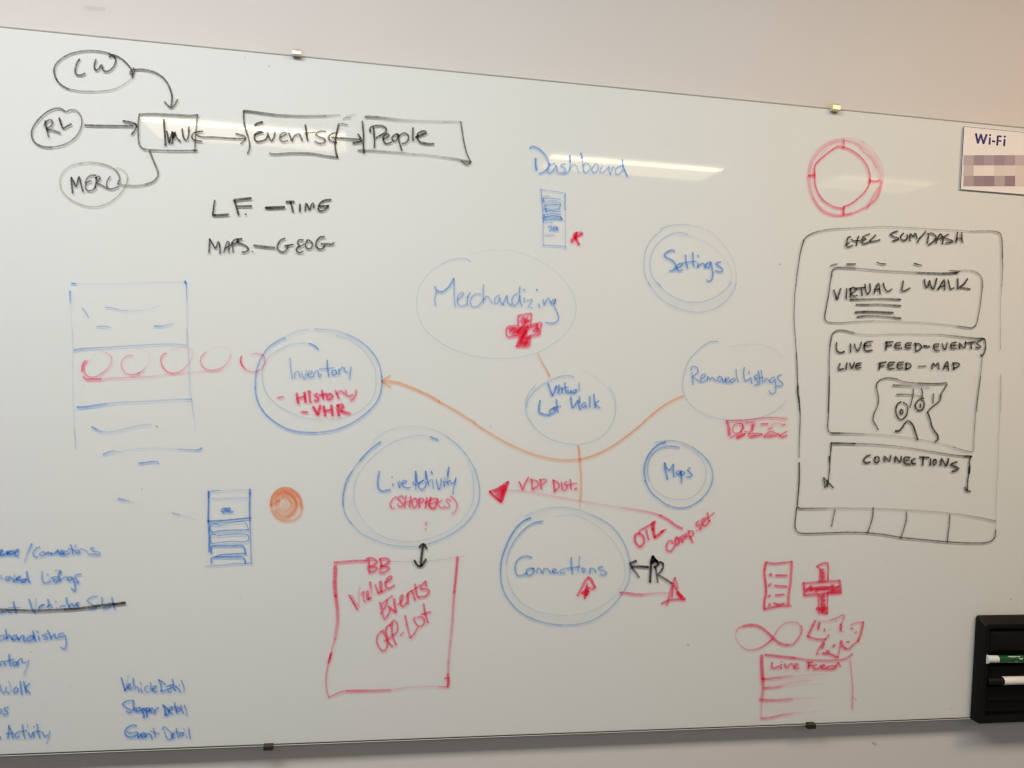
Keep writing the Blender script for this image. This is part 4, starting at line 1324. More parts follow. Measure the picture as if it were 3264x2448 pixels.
b 40 .8 260,1380 300,1415 400,1405 500,1400 500,1460 510,1530
b 42 .8 510,1530 570,1430
b 50 .8 580,1480 650,1440 640,1410 580,1440 590,1510 650,1510
b 52 .85 680,1420 680,1510 720,1440 790,1450 830,1545
b 40 .8 860,1310 880,1400 910,1510
b 36 .8 800,1370 880,1400 990,1435
b 40 .75 1090,1340 1070,1300 1120,1280 1190,1340 1260,1410 1320,1480
b 40 .8 1120,1395 1140,1480 1200,1560 1270,1550 1300,1500
b 46 .75 1290,1480 1340,1440 1300,1420 1270,1500 1350,1540
b 42 .8 1385,1310 1400,1400 1430,1520
b 40 .75 1350,1380 1450,1410 1550,1400
b 44 .75 1540,1420 1470,1430 1470,1490 1540,1470 1560,1420
b 36 .65 1610,1470 1635,1520
b 34 .6 1550,1310 1580,1350
b 38 .85 1670,1300 1680,1400 1705,1540
@strike_line|thick black line striking out a blue line
T 0 1836
k 22 .85 -10,288 80,292 200,296 320,298 430,294 560,288
k 24 .95 560,288 680,280 800,264 900,250 980,243
k 26 1 980,243 1030,237 1080,231
@drawn_circle|pale blue double circle round Live Activity lower half
T 900 1500
b 13 .65 600,5 555,80 528,180 522,280 550,390 600,460
b 12 .5 600,460 680,540 780,590 900,635 1020,655 1150,655 1270,630
b 14 .6 1270,630 1400,580 1520,510 1610,430 1670,340 1700,250 1705,160 1690,80 1665,0
b 9 .3 660,5 620,120 615,220 640,320 700,430 800,530 920,590 1050,612 1180,608
b 9 .35 1180,608 1320,570 1450,510 1550,430 1620,330 1650,220 1655,120 1640,0
b 60 .05 570,250 620,390 740,520 900,600 1100,632
@handwritten_word|red handwritten word SHOPPERS in brackets
T 1230 1500 8.508
r 48 .85 290,710 220,740 160,810 125,890 130,970 170,1020 230,1022
r 54 .85 480,740 430,690 360,710 325,760 370,810 430,860 460,910 440,960 380,975 320,930 325,900
r 60 .85 545,690 525,780 510,900 510,1000
r 50 .8 510,870 600,840 690,810
r 60 .85 670,690 665,800 650,900 635,985
r 56 .85 790,750 730,800 715,890 735,975 780,1000 830,950 850,860 840,780 790,750
r 64 .85 905,780 905,880 915,1000
r 56 .8 890,770 970,750 1025,790 1000,850 920,880
r 62 .85 1110,730 1095,850 1070,1010
r 56 .8 1060,880 1140,840 1210,800
r 70 .95 1215,730 1185,850 1175,960 1230,1010 1310,1015
r 54 .9 1220,770 1320,755 1410,775 1400,810
r 50 .9 1210,900 1290,880 1360,850
r 60 .85 1400,790 1370,900 1335,1020
r 50 .8 1520,800 1450,850 1400,890 1440,960 1520,1010 1560,1010
r 50 .75 1750,820 1690,775 1640,780 1660,850 1720,920 1720,980 1650,1000 1590,980 1585,940
r 50 .85>.6 1760,695 1850,770 1920,880 1930,990 1880,1100 1800,1180
@drawn_dots|two small red marks below SHOPPERS
T 900 1500
r 16 .7 1250,440 1235,455 1248,470
r 12 .7 1238,500 1240,512
@drawn_arrow|small bold black double headed vertical arrow
T 900 1500
k 24 1 1218,638 1208,700 1200,760 1195,825
k 22 1 1185,665 1200,640 1225,635 1245,672
k 22 1 1140,775 1160,810 1185,828 1210,815 1240,765
@drawn_box|open red box round Value Events Off-Lot
T 900 1500
r 20 .9 447,793 550,785 640,778 720,778
r 12 .5>.3 720,778 900,780
k 9 .25 900,785 1100,785 1200,783 1350,772 1450,760
r 10 .4 1450,755 1575,738
r 38 .85 458,825 455,900 452,980 460,1080
r 34 .8>.5 460,1080 475,1200 475,1320 455,1450
r 20 .55 455,1450 430,1540 415,1590
r 22 .85 420,1585 410,1620 398,1659
r 26 .85 1513,748 1505,850 1495,950 1485,1050
r 26 .65>.45 1485,1050 1475,1200 1465,1350 1450,1500 1435,1659
T 900 1836
r 22 .9 425,665 415,690 408,720
r 16 .75>.6 408,715 390,790 378,870 378,940 388,1010 400,1045
r 15 .7 398,1048 440,1030 500,1002 560,992
r 22 .9>.7 560,992 650,990 760,990 850,988 930,985
r 12 .6>.35 930,985 1000,975 1060,965 1130,958
r 14 .35 1130,958 1250,955 1350,955
r 14 .7 1350,955 1425,958
r 28 .9 1430,850 1435,900 1430,955
r 18 .8 1400,885 1430,880
r 26 .45 1435,740 1432,845
@handwritten_word|red handwritten letters BB
T 1100 1770 7.373
r 62 .85 545,80 560,200 545,300 570,410
r 60 .85 485,105 560,65 650,70 730,120 730,180 640,240 560,265 660,270 745,290 720,350 640,385 590,370
r 62 .85 820,90 850,200 820,340
r 60 .85 810,90 900,65 1010,85 1040,140 980,200 900,240 830,250 940,260 1030,290 1000,350 900,400 810,400
@handwritten_word|red handwritten word Value
T 1100 1770 7.373
r 50 .95 95,935 160,1050 230,1170 290,1270
r 40 .6 150,930 230,1070 310,1190
r 56 .35 355,740 320,860 315,1000 320,1130 330,1230
r 44 .8 385,930 400,880 450,850 430,960 450,1070 480,1100
r 90 .85 530,850 530,980 540,1020
r 56 .85 540,1040 610,990
r 66 .9>.35 590,630 600,740 620,850 635,920
r 62 .75 705,690 740,790 780,890
r 84 .85 835,620 840,760 850,850
r 50 .85 780,890 870,850 950,820
r 58 .85 935,640 1040,590 1095,520 1080,490 1010,520 960,620 950,720 990,775 1060,765 1155,705
@handwritten_word|red handwritten word Events inside the red box
T 1100 1770 7.373
r 50 .85 820,1110 840,1200 845,1265
r 40 .6 860,1120 870,1250
r 50 .8 885,1120 980,1040 1110,955
r 56 .85 990,1060 960,1170 900,1270 835,1365
r 60 .65>.85 880,1350 900,1440 940,1500 990,1430 1040,1340 1050,1280
r 64 .9 1020,1200 1090,1260 1180,1330
r 66 .85 1155,1030 1160,1150 1180,1250 1195,1330
r 52 .85 1240,1150 1300,1110 1350,1020 1350,930 1305,980 1295,1090 1330,1190 1370,1200 1440,1120
r 70 .85 1480,900 1470,1010 1475,1130
r 54 .85 1450,960 1500,870 1570,840 1610,950 1640,1050
r 60 .85 1640,680 1660,800 1680,920 1730,990
r 48 .8 1540,850 1640,790 1760,700
r 56 .85 1905,730 1895,610 1880,620 1790,730 1780,790 1880,790 1975,820 1950,900 1870,970 1800,970 1740,980
@handwritten_word|red handwritten word Off-Lot
T 1100 1900 7.373
r 52 .8 910,800 850,830 780,900 745,1000 750,1100 800,1200 880,1285 950,1260 990,1150 990,1040
r 56 .7 870,830 930,900 970,1000
r 60 .85 1060,680 1000,700 960,780 960,880 990,980 1010,1080 1110,1180
r 52 .8 1050,690 1090,620 1150,570 1220,640 1235,740 1220,840 1120,920 1040,990 925,1055
r 58 .8 1105,620 1100,750 1100,870 1130,980 1170,1080 1200,1150
r 44 .85 1300,925 1370,850
r 60 .85>.7 1410,460 1440,620 1480,780 1530,975
r 48 .8 1530,975 1620,890 1680,780 1710,720
r 56 .75 1640,500 1610,540 1650,620 1720,700 1800,700 1860,620 1850,540 1790,490 1700,500
r 58 .85 1845,190 1870,350 1900,480 1950,620
r 54 .85 1790,430 1900,400 2010,370
@drawn_circle|blue double circle round Connections
T 1550 1500
b 18 .95>.75 382,408 330,430 265,490 210,570 165,670 135,760 122,860
b 15 .7 122,860 128,960 155,1050 210,1140 290,1220 400,1280 520,1318 640,1335
b 13 .6 640,1335 780,1330 900,1300 1010,1240 1110,1150 1190,1040 1235,940 1245,850
b 14 .6 1245,850 1235,760 1200,650 1150,560 1080,480 1000,425 920,385
b 14 .35 920,385 800,340 680,318 560,320 450,345 350,385
b 10 .12 350,385 280,410 240,450
b 18 .85>.45 488,438 420,450 350,490 280,560 225,640 190,720 175,800
b 10 .35 175,800 178,900 200,990 250,1080 330,1160 450,1220 560,1245 700,1252
b 10 .3 750,1250 880,1225 1000,1170 1100,1090 1170,1000 1200,900 1190,790 1150,690 1080,590 990,500 880,430 780,388 700,382 600,400
b 60 .05 350,420 500,370 700,345 850,380 980,450
b 60 .05 180,950 250,1110 380,1220 560,1290 800,1290 1000,1210
@handwritten_word|blue handwritten word Connections
T 1550 1500
b 18 .75 392,750 350,738 300,750 260,790 250,850 265,900 310,905 350,885
b 18 .8 410,845 360,850 345,880 365,905 400,890 415,860 400,845
b 17 .7 440,885 440,845 465,850 480,885
b 17 .75 490,885 498,850 530,850 555,885
b 17 .75 570,870 605,860 590,845 570,865 585,885 620,880
b 17 .75 670,850 640,860 640,885 680,885
b 18 .8 735,750 735,820 745,890
b 15 .75 680,845 810,830
b 15 .65 805,740 800,800 790,880
b 17 .75 830,840 835,880 850,870 860,850 835,845
b 17 .8 895,885 900,845 930,850 945,880
b 17 .75 1005,830 970,840 980,860 1020,865 1040,885 1010,905 985,895
@drawn_arrow|small red upward arrow below Connections
T 1820 1820 5.821
r 52 .8 120,455 170,370 210,290 260,190 320,120
r 60 .85 320,120 370,150 400,220 440,290
r 44 .85 455,300 400,330 340,310
r 40 .9 300,235 290,290 270,340
r 80 .95 310,310 290,370 270,440
r 60 .95 290,360 210,410
r 50 .95 270,440 255,505
r 50 .95 330,380 290,440
@drawn_arrow|short black arrow pointing left at Connections
T 1550 1500
k 22 1 1400,832 1330,828 1265,828
k 22 1>.8 1295,780 1240,800
k 20 1>.7 1245,810 1265,850 1300,890 1318,920
@handwritten_word|black handwritten letters P2 beside the arrow
T 1550 1500
k 24 1 1425,790 1420,860 1415,960
k 30 1 1440,740 1440,775
k 24 1 1430,800 1460,780 1485,800 1475,825 1450,830
k 26 1 1455,765 1485,790
k 18 1>.8 1460,830 1470,890 1480,965
k 20 1>.8 1500,790 1525,800 1525,840 1500,880 1485,900 1520,920 1560,945 1600,972
k 18 1 1420,790 1440,740 1465,775
@drawn_arrow|red line with letter A triangle at its end
T 1820 1820 5.821
r 42 .95 905,402 960,396
r 44 .9>.8 1000,402 1100,415 1200,430 1320,435
r 34 .7>.4 1320,435 1450,420 1580,410 1700,408 1820,412
r 46 .75 1930,125 1890,220 1850,350 1820,470 1780,635
r 40 .7 1930,125 1960,220 1985,320
r 50 .85 1900,230 1950,330 2000,420 2060,460
r 80 .9 1980,400 2040,480
r 70 .85 2060,480 2105,520
r 44 .85 2110,530 2000,525 1880,530 1780,555 1680,605
r 44 .85 1890,280 1880,400 1870,490
@drawn_dots|tiny red dot near lower right of centre
T 1550 1500
r 14 .95 1738,1505 1750,1506
@drawn_box|red checklist card with four bulleted lines
T 2200 1750
r 26 .9 655,115 640,200 650,290 655,380 640,460 640,515
r 20 .85 655,112 720,125 800,118 878,108
r 26 .8 878,108 872,200 865,300 850,400 848,480
r 22 .85 640,520 700,505 780,490 868,490
r 34 .9 690,222 700,222
r 20 .9 740,227 835,228
r 28 .8 680,320 695,300
r 20 .9 730,315 780,320 832,322
r 26 .85 682,408 690,400
r 20 .9 738,398 810,392
r 22 .85 680,490 688,470
r 22 .9 722,465 760,480 812,470
@drawn_cross|large red hatched plus sign in the lower right
T 2200 1750
r 20 .85 1095,150 1130,130 1185,120 1190,160 1188,270
r 16 .85 1095,150 1120,170 1115,280
r 22 .85 975,295 1115,285 1190,280 1290,272
r 24 .85 1290,272 1298,330 1300,375
r 24 .9 1300,378 1190,382 1100,388 985,398
r 22 .85 978,295 985,350 985,398
r 16 .85 1105,390 1110,470 1112,560
r 16 .85 1188,385 1185,470 1185,560
r 22 .8 1120,180 1150,175 1125,210 1160,205 1130,240 1160,240 1125,275 1165,275
r 40 .65 985,345 1290,330
r 26 .85 1000,365 1050,320 1040,360 1090,330 1090,370
r 44 .85 1110,340 1180,335
r 24 .85 1190,340 1240,310 1220,360 1285,320
r 22 .85 1190,370 1290,360
r 24 .8 1120,410 1160,405 1125,440 1165,440 1125,480 1165,480 1125,520
r 34 .85 1095,515 1180,510 1130,540 1180,550
r 40 .35 1150,180 1150,270
r 40 .35 1148,400 1148,540
@drawn_infinity|red looping figure eight sign
T 2200 1750
r 18 .85>.5 705,780 660,820 610,850 540,870 480,865 440,840
r 13 .4 440,840 410,800 392,750 398,710
r 18 .6 398,710 420,680 460,665
r 26 .85 460,665 530,655 600,670 650,705 700,750 740,790 790,820 840,828
r 20 .75 840,828 890,820 940,760 962,710 960,670
r 15 .6 960,670 930,640 880,630 830,635 780,670 745,715 718,770 700,785
@drawn_cards|red sketch of fanned playing cards with dots
T 2200 1750
r 24 .85 1078,620 1060,660 1035,710 1015,755
r 20 .85 1015,755 1060,770 1120,780 1170,775
r 11 .5 1075,620 1130,625 1210,615
r 16 .7 1210,615 1270,590 1330,568 1320,610 1305,650
r 24 .9 1300,650 1300,705
r 24 .9 1118,638 1105,690
r 20 .8 1160,688 1160,708
r 12 .7 1208,690 1212,694
r 18 .8 1195,740 1192,760
r 16 .75 1180,770 1130,830 1090,910
r 26 .9 1155,815 1140,855
r 12 .5 1090,910 1150,900
r 22 .9 1150,900 1200,905 1240,920 1275,935
r 16 .75 1275,935 1290,870 1300,800
r 28 .85 1305,795 1315,835 1345,860
r 20 .75 1345,860 1375,860 1410,825 1450,795
r 24 .85 1450,795 1475,730 1495,630
r 14 .7 1495,630 1440,635 1385,655
r 14 .7 1262,618 1264,622
r 14 .7 1322,712 1326,714
r 24 .8 1392,685 1402,688
r 18 .8 1425,722 1435,715
r 22 .85 1355,802 1370,800
r 24 .85 1235,840 1250,828
r 26 .85 1180,880 1190,888 1200,880
r 10 .4 1310,670 1330,665
@drawn_box|red ruled list card headed Live Feed
T 2200 1750
r 34 .9 617,920 617,980 620,1050 625,1120
r 32 .75>.5 625,1120 628,1200 620,1290
r 14 .5 620,1290 614,1380 612,1459
r 24 .85 650,913 700,918 800,930 900,940
r 20 .75 900,940 1000,955 1150,962 1300,958 1360,940 1400,905
r 14 .6 1383,958 1390,1050 1400,1150 1405,1200
r 14 .65 1405,1200 1402,1280 1400,1385
r 12 .5 1405,1280 1435,1305
r 20 .85>.4 635,1125 720,1115 800,1105 880,1098
r 10 .25 880,1098 1000,1088 1150,1080
r 22 .85>.5 635,1200 720,1195 780,1190
r 16 .4>.15 750,1190 850,1160 950,1145 1050,1135
r 10 .2 780,1190 900,1180 1150,1165
r 26 .85>.5 600,1302 700,1305 800,1302 880,1295
r 12 .35>.1 880,1295 1000,1288 1150,1280
r 20 .85>.5 612,1465 700,1455 800,1430 880,1420
r 12 .35>.1 880,1420 1000,1410 1150,1400
r 160 .05 640,1080 850,1075 1150,1060
r 100 .06 640,1160 850,1150 1000,1130
r 130 .04 640,1350 850,1330 1000,1320
@handwritten_word|red handwritten word Live in the ruled card
T 2200 1750
r 20 .85 708,980 705,1025 740,1025 765,1010
r 18 .85 785,995 783,1035
r 14 .8 785,968 792,972
r 20 .8 815,990 830,1030 855,1000 880,990
r 20 .8 895,1015 935,1000 920,990 895,1000 900,1030 938,1030
@handwritten_word|red handwritten word Feed in the ruled card
T 2200 1750
r 24 .85 1008,980 1055,978
r 20 .85 1025,980 1020,1035
r 18 .8 1020,1010 1055,1005
r 20 .85 1090,1000 1065,1010 1070,1035 1110,1035
r 20 .85 1130,1020 1165,1005 1145,1000 1125,1015 1135,1035 1160,1035
r 20 .85 1260,1010 1210,1010 1170,1030 1210,1040 1250,1030 1280,980
r 18 .8 1280,980 1298,1015
@dried_specks|tiny dark specks of dried marker on the glass
T 2200 1750
k 7 .7 1700,110 1702,112
k 8 .8 765,1540 770,1540
T 0 0
k 8 .8 2112,497 2113,499
T 600 0
k 9 .9 697,570 700,571
T 0 1500
k 9 .8 1226,159 1229,160
k 8 .8 2077,1098 2079,1099
T 0 1050
k 10 .9 1352,836 1360,838
k 7 .7 720,485 723,486
k 7 .6 1964,1062 1967,1063
T 2448 700
k 8 .8 92,382 108,387
T 2448 1836
k 8 .9 2095,197 2098,200
k 7 .7 1580,1147 1583,1149
k 6 .7 1158,452 1160,454
T 1500 1150
k 8 .8 168,564 172,566
T 0 1836
k 8 .7 608,951 611,952
k 7 .7 262,656 270,658
k 6 .5 846,1380 849,1381
'''

def smooth_pts(P):
    if len(P) < 3: return P
    out = []
    Q = [P[0] * 2 - P[1]] + P + [P[-1] * 2 - P[-2]]
    for i in range(1, len(Q) - 2):
        p0, p1, p2, p3 = Q[i - 1:i + 3]
        L = np.linalg.norm(p2 - p1); k = int(max(2, min(7, L / 11)))
        t0 = 0.; t1 = t0 + max(1e-3, np.linalg.norm(p1 - p0) ** .5); t2 = t1 + max(1e-3, L ** .5); t3 = t2 + max(1e-3, np.linalg.norm(p3 - p2) ** .5)
        for j in range(k):
            t = t1 + (t2 - t1) * j / k
            A1 = (t1 - t) / (t1 - t0) * p0 + (t - t0) / (t1 - t0) * p1; A2 = (t2 - t) / (t2 - t1) * p1 + (t - t1) / (t2 - t1) * p2
            A3 = (t3 - t) / (t3 - t2) * p2 + (t - t2) / (t3 - t2) * p3
            B1 = (t2 - t) / (t2 - t0) * A1 + (t - t0) / (t2 - t0) * A2; B2 = (t3 - t) / (t3 - t1) * A2 + (t - t1) / (t3 - t1) * A3
            out.append((t2 - t) / (t2 - t1) * B1 + (t - t1) / (t2 - t1) * B2)
    out.append(P[-1])
    return out

class Sheet:
    def __init__(s): s.V = []; s.F = []; s.D = []; s.MI = []
cnt = [0]
def stroke(S, pts, width, d0, d1, T, mi, base=-.00005, step=.000022):
    P = smooth_pts(pts)
    if len(P) < 2: P = [P[0], P[0] + np.array([.5, 0.])]
    nP = len(P); hw = width / 2
    cnt[0] += 1; yb = base - (cnt[0] % 24) * step
    wob = [1 + rnd.uniform(-.09, .09) for _ in range(nP)]
    dens = [rnd.uniform(.88, 1.06) for _ in range(nP)]
    def put(q, d, y):
        X = at(T[0] + q[0] / T[2], T[1] + q[1] / T[2]); S.V.append((X[0], y, X[2])); S.D.append(d); return len(S.V) - 1
    rows = []
    for i in range(nP):
        a = P[max(0, i - 1)]; b = P[min(nP - 1, i + 1)]; d = b - a; L = np.linalg.norm(d)
        d = d / L if L > 1e-6 else np.array([1., 0.]); nn = np.array([-d[1], d[0]])
        t = i / (nP - 1); dd = (d0 + (d1 - d0) * t) * dens[i]
        if i == 0 or i == nP - 1: dd *= 1.05
        y = yb - step * .9 * t
        w = hw * wob[i]
        rows.append([put(P[i] + nn * w, dd * .9, y), put(P[i], dd, y), put(P[i] - nn * w, dd * .9, y)])
        if i == 0: cap0 = (P[i], d, dd, y)
        if i == nP - 1: cap1 = (P[i], d, dd, y)
    for i in range(nP - 1):
        for j in range(2):
            S.F.append((rows[i][j], rows[i][j + 1], rows[i + 1][j + 1], rows[i + 1][j])); S.MI.append(mi)
    for (c, d, dd, y), row, sg in ((cap0, rows[0], -1), (cap1, rows[-1], 1)):
        nn = np.array([-d[1], d[0]]); k = 5; ids = [row[0]]
        for j in range(1, k):
            an = math.pi * j / k
            ids.append(put(c + nn * hw * math.cos(an) * .95 + d * sg * hw * .8 * math.sin(an), dd * .9, y))
        ids.append(row[2])
        for j in range(k): S.F.append((row[1], ids[j], ids[j + 1])); S.MI.append(mi)

def build_sheet(S, name, label, mats, parent):
    me = bpy.data.meshes.new(name); me.from_pydata([tuple(map(float, q)) for q in S.V], [], S.F)
    for m in mats: me.materials.append(M[m])
    for p, mi in zip(me.polygons, S.MI): p.material_index = mi
    a = me.attributes.new('film', 'FLOAT', 'POINT'); a.data.foreach_set('value', np.array(S.D, dtype=np.float32))
    me.update()
    o = bpy.data.objects.new(name, me); COL.objects.link(o); o.parent = parent; o.matrix_parent_inverse = parent.matrix_world.inverted()
    if label: o['label'] = label
    if name == 'dried_specks': o['kind'] = 'stuff'
    return o

def draw(data, parent, base=-.00005, step=.000022, solid=False):
    T = (0, 0, TILE_S); S = None; name = label = None; mats = []
    for ln in data.strip().splitlines() + ['@end|']:
        if ln.startswith('@'):
            if S is not None and S.V: build_sheet(S, name, label, mats, parent)
            name, _, label = ln[1:].partition('|'); S = Sheet(); mats = []
        elif ln.startswith('T'):
            f = ln.split(); T = (float(f[1]), float(f[2]), float(f[3]) if len(f) > 3 else TILE_S)
        elif ln.strip():
            f = ln.split(); c = f[0]
            if c not in mats: mats.append(c)
            ds = f[2].split('>'); d0 = float(ds[0]); d1 = float(ds[-1])
            pts = [np.array([float(z) for z in q.split(',')]) for q in f[3:]]
            stroke(S, pts, float(f[1]) * WSC, d0 * DSC(c, d0), d1 * DSC(c, d1), T, mats.index(c), base, step)
WSC = .90
def DSC(c, d): return 1.0
draw(DATA, board)

# scuffs on the wall paint
wallmarks = '''
@scuff_mark|faint grey scuff on the wall paint
T 0 0
k 40 .12 690,10 760,20 860,25
k 30 .3 885,270 890,290
k 6 .7 667,259 669,261
k 6 .7 1750,386 1752,388
T 2448 1836
k 22 .35 975,1492 985,1505
k 18 .25 1005,1500 995,1515
k 8 .5 92,1306 96,1307
T 600 0
k 6 .6 1152,452 1154,453
'''
draw(wallmarks, w_, base=WALL_Y - .0002)

# ------------------------------------------------------------------ Wi-Fi sheet
sy = -.0010
a0 = at(2448 + 1686 / TILE_S, 300 + 280 / TILE_S); b0 = at(2448 + 1668 / TILE_S, 300 + 822 / TILE_S)
sx0 = a0[0]; sx1 = sx0 + .297; sz1 = a0[2]; sz0 = b0[2]
sign = empty('wifi_sign', ((sx0 + sx1) / 2, 0, sz0), 'white paper Wi-Fi sign with purple print stuck to the upper right of the whiteboard', 'sign')
mesh_obj('paper_sheet', *box(sx0, sx1, sy, -.0001, sz0, sz1), M['paper'], sign)
mesh_obj('border_line', *box(sx0, sx0 + .0016, sy - .0002, sy - .00005, sz0, sz1), M['border'], sign)  # dark strips along the left and top of the sheet
mesh_obj('border_line', *box(sx0 + .0016, sx1, sy - .0002, sy - .00005, sz1 - .0006, sz1), M['border'], sign)
WSC = 1.2
draw('@lettering|dark purple printed word Wi-Fi\n' + '''T 3000 380 6.38
p 36 1 700,300 718,390 740,485
p 34 1 740,485 770,400 800,315
p 34 1 800,315 825,400 852,495
p 34 1 852,495 885,400 915,320
p 34 1 983,385 975,508
p 38 1 985,325 987,330
p 32 1 1035,450 1078,455
p 34 1 1145,350 1132,525
p 30 1 1145,348 1212,353
p 28 1 1140,440 1205,446
p 34 1 1282,418 1272,538
p 40 1 1284,354 1286,359''', sign, base=sy - .0001, step=.000002)
# mosaic blocks standing in for lines of unreadable purple print
rows = [((440, 735, 942), [(.60, .52, .54), (.46, .38, .43), (.54, .44, .48), (.45, .37, .42), (.53, .43, .47), (.68, .58, .59), (.66, .57, .58)]),
        ((440, 942, 1155), [(.70, .62, .61), (.93, .85, .82), (.97, .88, .84), (.85, .76, .74), (.87, .78, .76), (.83, .75, .70), (.85, .77, .72)]),
        ((440, 1155, 1365), [(.53, .46, .47), (.42, .35, .39), (.40, .32, .37), (.57, .50, .50), (.40, .31, .37), (.82, .73, .69), (.83, .74, .69)])]
for (xs, ya, yb), cols in rows:
    for i, c in enumerate(cols):
        xa = 440 if i == 0 else 650 + (i - 1) * 211; xb = 650 + i * 211
        Q = [at(3000 + x / 6.38, 380 + y / 6.38, 0) for x, y in ((xa, yb), (xb, yb), (xb, ya), (xa, ya))]
        xa_ = max(Q[0][0], sx0 + .0024)
        V = [(xa_, sy - .0003, Q[0][2]), (Q[1][0], sy - .0003, Q[1][2]), (Q[2][0], sy - .0003, Q[2][2]), (xa_, sy - .0003, Q[3][2])]
        if i: V[0] = (Q[0][0], V[0][1], V[0][2]); V[3] = (Q[3][0], V[3][1], V[3][2])
        lin = tuple(min(.86, .92 * q ** 1.25) for q in c)
        mesh_obj('mosaic_patch', V, [(0, 1, 2, 3)], simple('mosaic_print', lin, .6), sign)

# ------------------------------------------------------------------ pen holder, lower right, straddling the lower edge of the glass
def hp(x, y, Y): return at(3000 + x / 3.769, 1900 + y / 3.769, Y)
hold = empty('pen_holder', tuple(hp(700, 1500, 0)), 'black plastic marker holder fixed at the lower right edge of the whiteboard', 'pen holder')
XR = .235   # how far the holder reaches to the right of its left edge
bl = hp(385, 1490, -.002); tl = hp(425, 232, -.002)
zb, zt = bl[2], tl[2]; xl = tl[0]
def rect(x0, x1, z0, z1, y, r=.006, k=5):
    L = []
    for cx, cz, a in ((x1 - r, z1 - r, 0), (x0 + r, z1 - r, 90), (x0 + r, z0 + r, 180), (x1 - r, z0 + r, 270)):
        for i in range(k):
            t = math.radians(a + 90 * i / (k - 1)); L.append((cx + r * math.cos(t), y, cz + r * math.sin(t)))
    return L
xr = xl + XR
DEP = .021
body = [rect(xl, xr, zb, zt, -.0005, .006), rect(xl, xr, zb, zt, -.008, .006), rect(xl + .004, xr - .004, zb - .001, zt - .010, -DEP + .004, .006), rect(xl + .007, xr - .007, zb + .002, zt - .013, -DEP, .006),
        rect(xl + .016, xr - .016, zb + .010, zt - .020, -DEP, .006), rect(xl + .020, xr - .020, zb + .014, zt - .024, -.009, .006)]
zb_c = .004
V, Fc = loft(body)
o = mesh_obj('body', V, Fc, M['black'], hold, True)
o.modifiers.new('e', 'EDGE_SPLIT').split_angle = math.radians(35)
# raised pad in the upper bay
px0 = xl + .034; pz1 = zt - .030; pz0 = zt - .070
V, Fc = loft([rect(px0 - .012, xr - .022, pz0 - .004, pz1 + .002, -.0092, .005), rect(px0 - .010, xr - .024, pz0 - .003, pz1 + .001, -.013, .005), rect(px0, xr - .03, pz0 + .002, pz1 - .001, -.017, .005)])
o = mesh_obj('raised_panel', V, Fc, M['black'], hold, True); o.modifiers.new('e', 'EDGE_SPLIT').split_angle = math.radians(30)
# pen channels: ribs across the lower bay
for i, yy in enumerate((850, 965, 1095, 1240, 1372)):
    z = hp(520, yy, -.014)[2]
    V, Fc = loft([rect(xl + .021, xr - .021, z - .0022, z + .0022, -.0092, .002), rect(xl + .023, xr - .023, z - .0012, z + .0012, -.016, .001)])
    mesh_obj('rib', V, Fc, M['black'], hold)
# lip under the holder
lipz = hp(700, 1528, -.02)[2]
V, Fc = loft([rect(xl + .016, xr - .01, lipz + .001, zb + .006, -.004, .004), rect(xl + .022, xr - .012, lipz, zb + .004, -.014, .004), rect(xl + .024, xr - .014, lipz + .001, zb + .004, -.019, .003)])
mesh_obj('lower_lip', V, Fc, M['black'], hold, True)

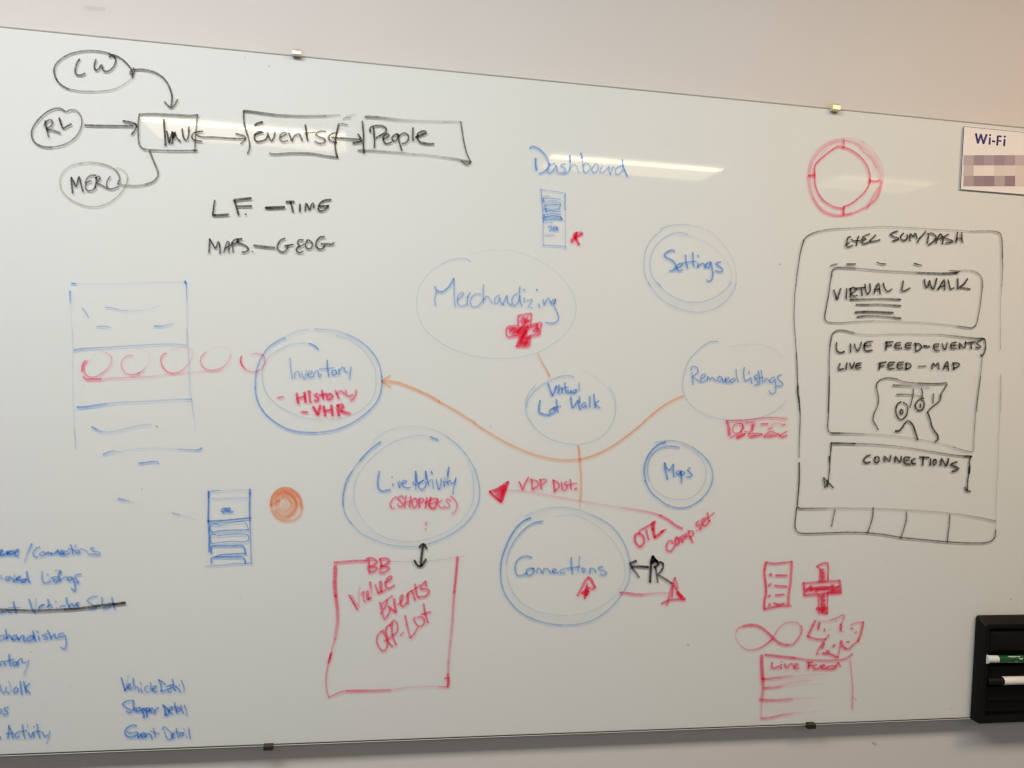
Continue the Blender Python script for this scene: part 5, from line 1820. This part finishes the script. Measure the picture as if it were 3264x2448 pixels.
# markers lying in the holder
def marker(yc, pxl, D, cap_w, label, kind):
    Y = -.020
    c = hp(pxl, yc, Y); c2 = hp(995, yc - (3 if kind == 'g' else 10), Y)
    tilt = (c2[2] - c[2]) / (c2[0] - c[0]); r = D / 2; x0 = c[0]; z0 = c[2]
    t = empty('whiteboard_marker', (x0, Y, z0 - r), label, 'marker', 'markers in the pen holder')
    L = .128
    if kind == 'g':
        V, Fc = tube(x0, x0 + .012, Y, z0, [(0, r * 1.02), (.06, r * 1.22), (.28, r * 1.22), (.42, r * .98), (1, r * .98)], tilt=tilt)
        m = mesh_obj('end_plug', V, Fc, M['caplite'], t, True); m.modifiers.new('e', 'EDGE_SPLIT').split_angle = math.radians(35)
        V, Fc = tube(x0 + .012, x0 + .028, Y, z0 + tilt * .012, [(0, r * .97), (.9, r * .97), (1, r * .93)], tilt=tilt)
        m = mesh_obj('barrel_end', V, Fc, M['white'], t, True); m.modifiers.new('e', 'EDGE_SPLIT').split_angle = math.radians(35)
        V, Fc = tube(x0 + .0262, x0 + L, Y, z0 + tilt * .026, [(0, r * .95), (.005, r), (.995, r), (1, r * .8)], tilt=tilt)
        m = mesh_obj('barrel', V, Fc, M['green'], t, True); m.modifiers.new('e', 'EDGE_SPLIT').split_angle = math.radians(35)
        # white rings and dashes of worn print on the barrel
        for (xx, ang, w, hgt) in ((.040, 62, .010, .0016), (.049, 60, .008, .0018), (.058, 64, .012, .0012), (.038, -35, .016, .0008), (.056, -20, .006, .0020), (.066, 30, .008, .0016)):
            vs = []
            for i in range(7):
                tt = i / 6; aa = math.radians(ang - 12 * math.sin(math.pi * tt))
                for s in (-1, 1):
                    ab = aa + s * hgt / r / 2; xq = x0 + .012 + xx * .9 + w * tt
                    vs.append((xq, Y - (r * 1.012) * math.cos(ab), z0 + tilt * (xq - x0) + (r * 1.012) * math.sin(ab)))
            mesh_obj('worn_print', vs, [(2 * i, 2 * i + 2, 2 * i + 3, 2 * i + 1) for i in range(6)], M['white'], t)
    else:
        V, Fc = tube(x0, x0 + .034, Y, z0, [(0, r * .6), (.05, r * .86), (.5, r * .92), (1, r * .95)], tilt=tilt)
        m = mesh_obj('cap', V, Fc, M['blackcap'], t, True); m.modifiers.new('e', 'EDGE_SPLIT').split_angle = math.radians(35)
        V, Fc = tube(x0 + .033, x0 + L, Y, z0 + tilt * .033, [(0, r * .78), (.015, r * .96), (.03, r), (.97, r), (1, r * .85)], tilt=tilt)
        m = mesh_obj('barrel', V, Fc, M['white'], t, True); m.modifiers.new('e', 'EDGE_SPLIT').split_angle = math.radians(35)
marker(757, 535, .0152, 0, 'dark green marker with a white end, upper one in the black holder', 'g')
marker(1022, 555, .0168, 0, 'white marker with a black cap, lower one in the black holder', 'w')
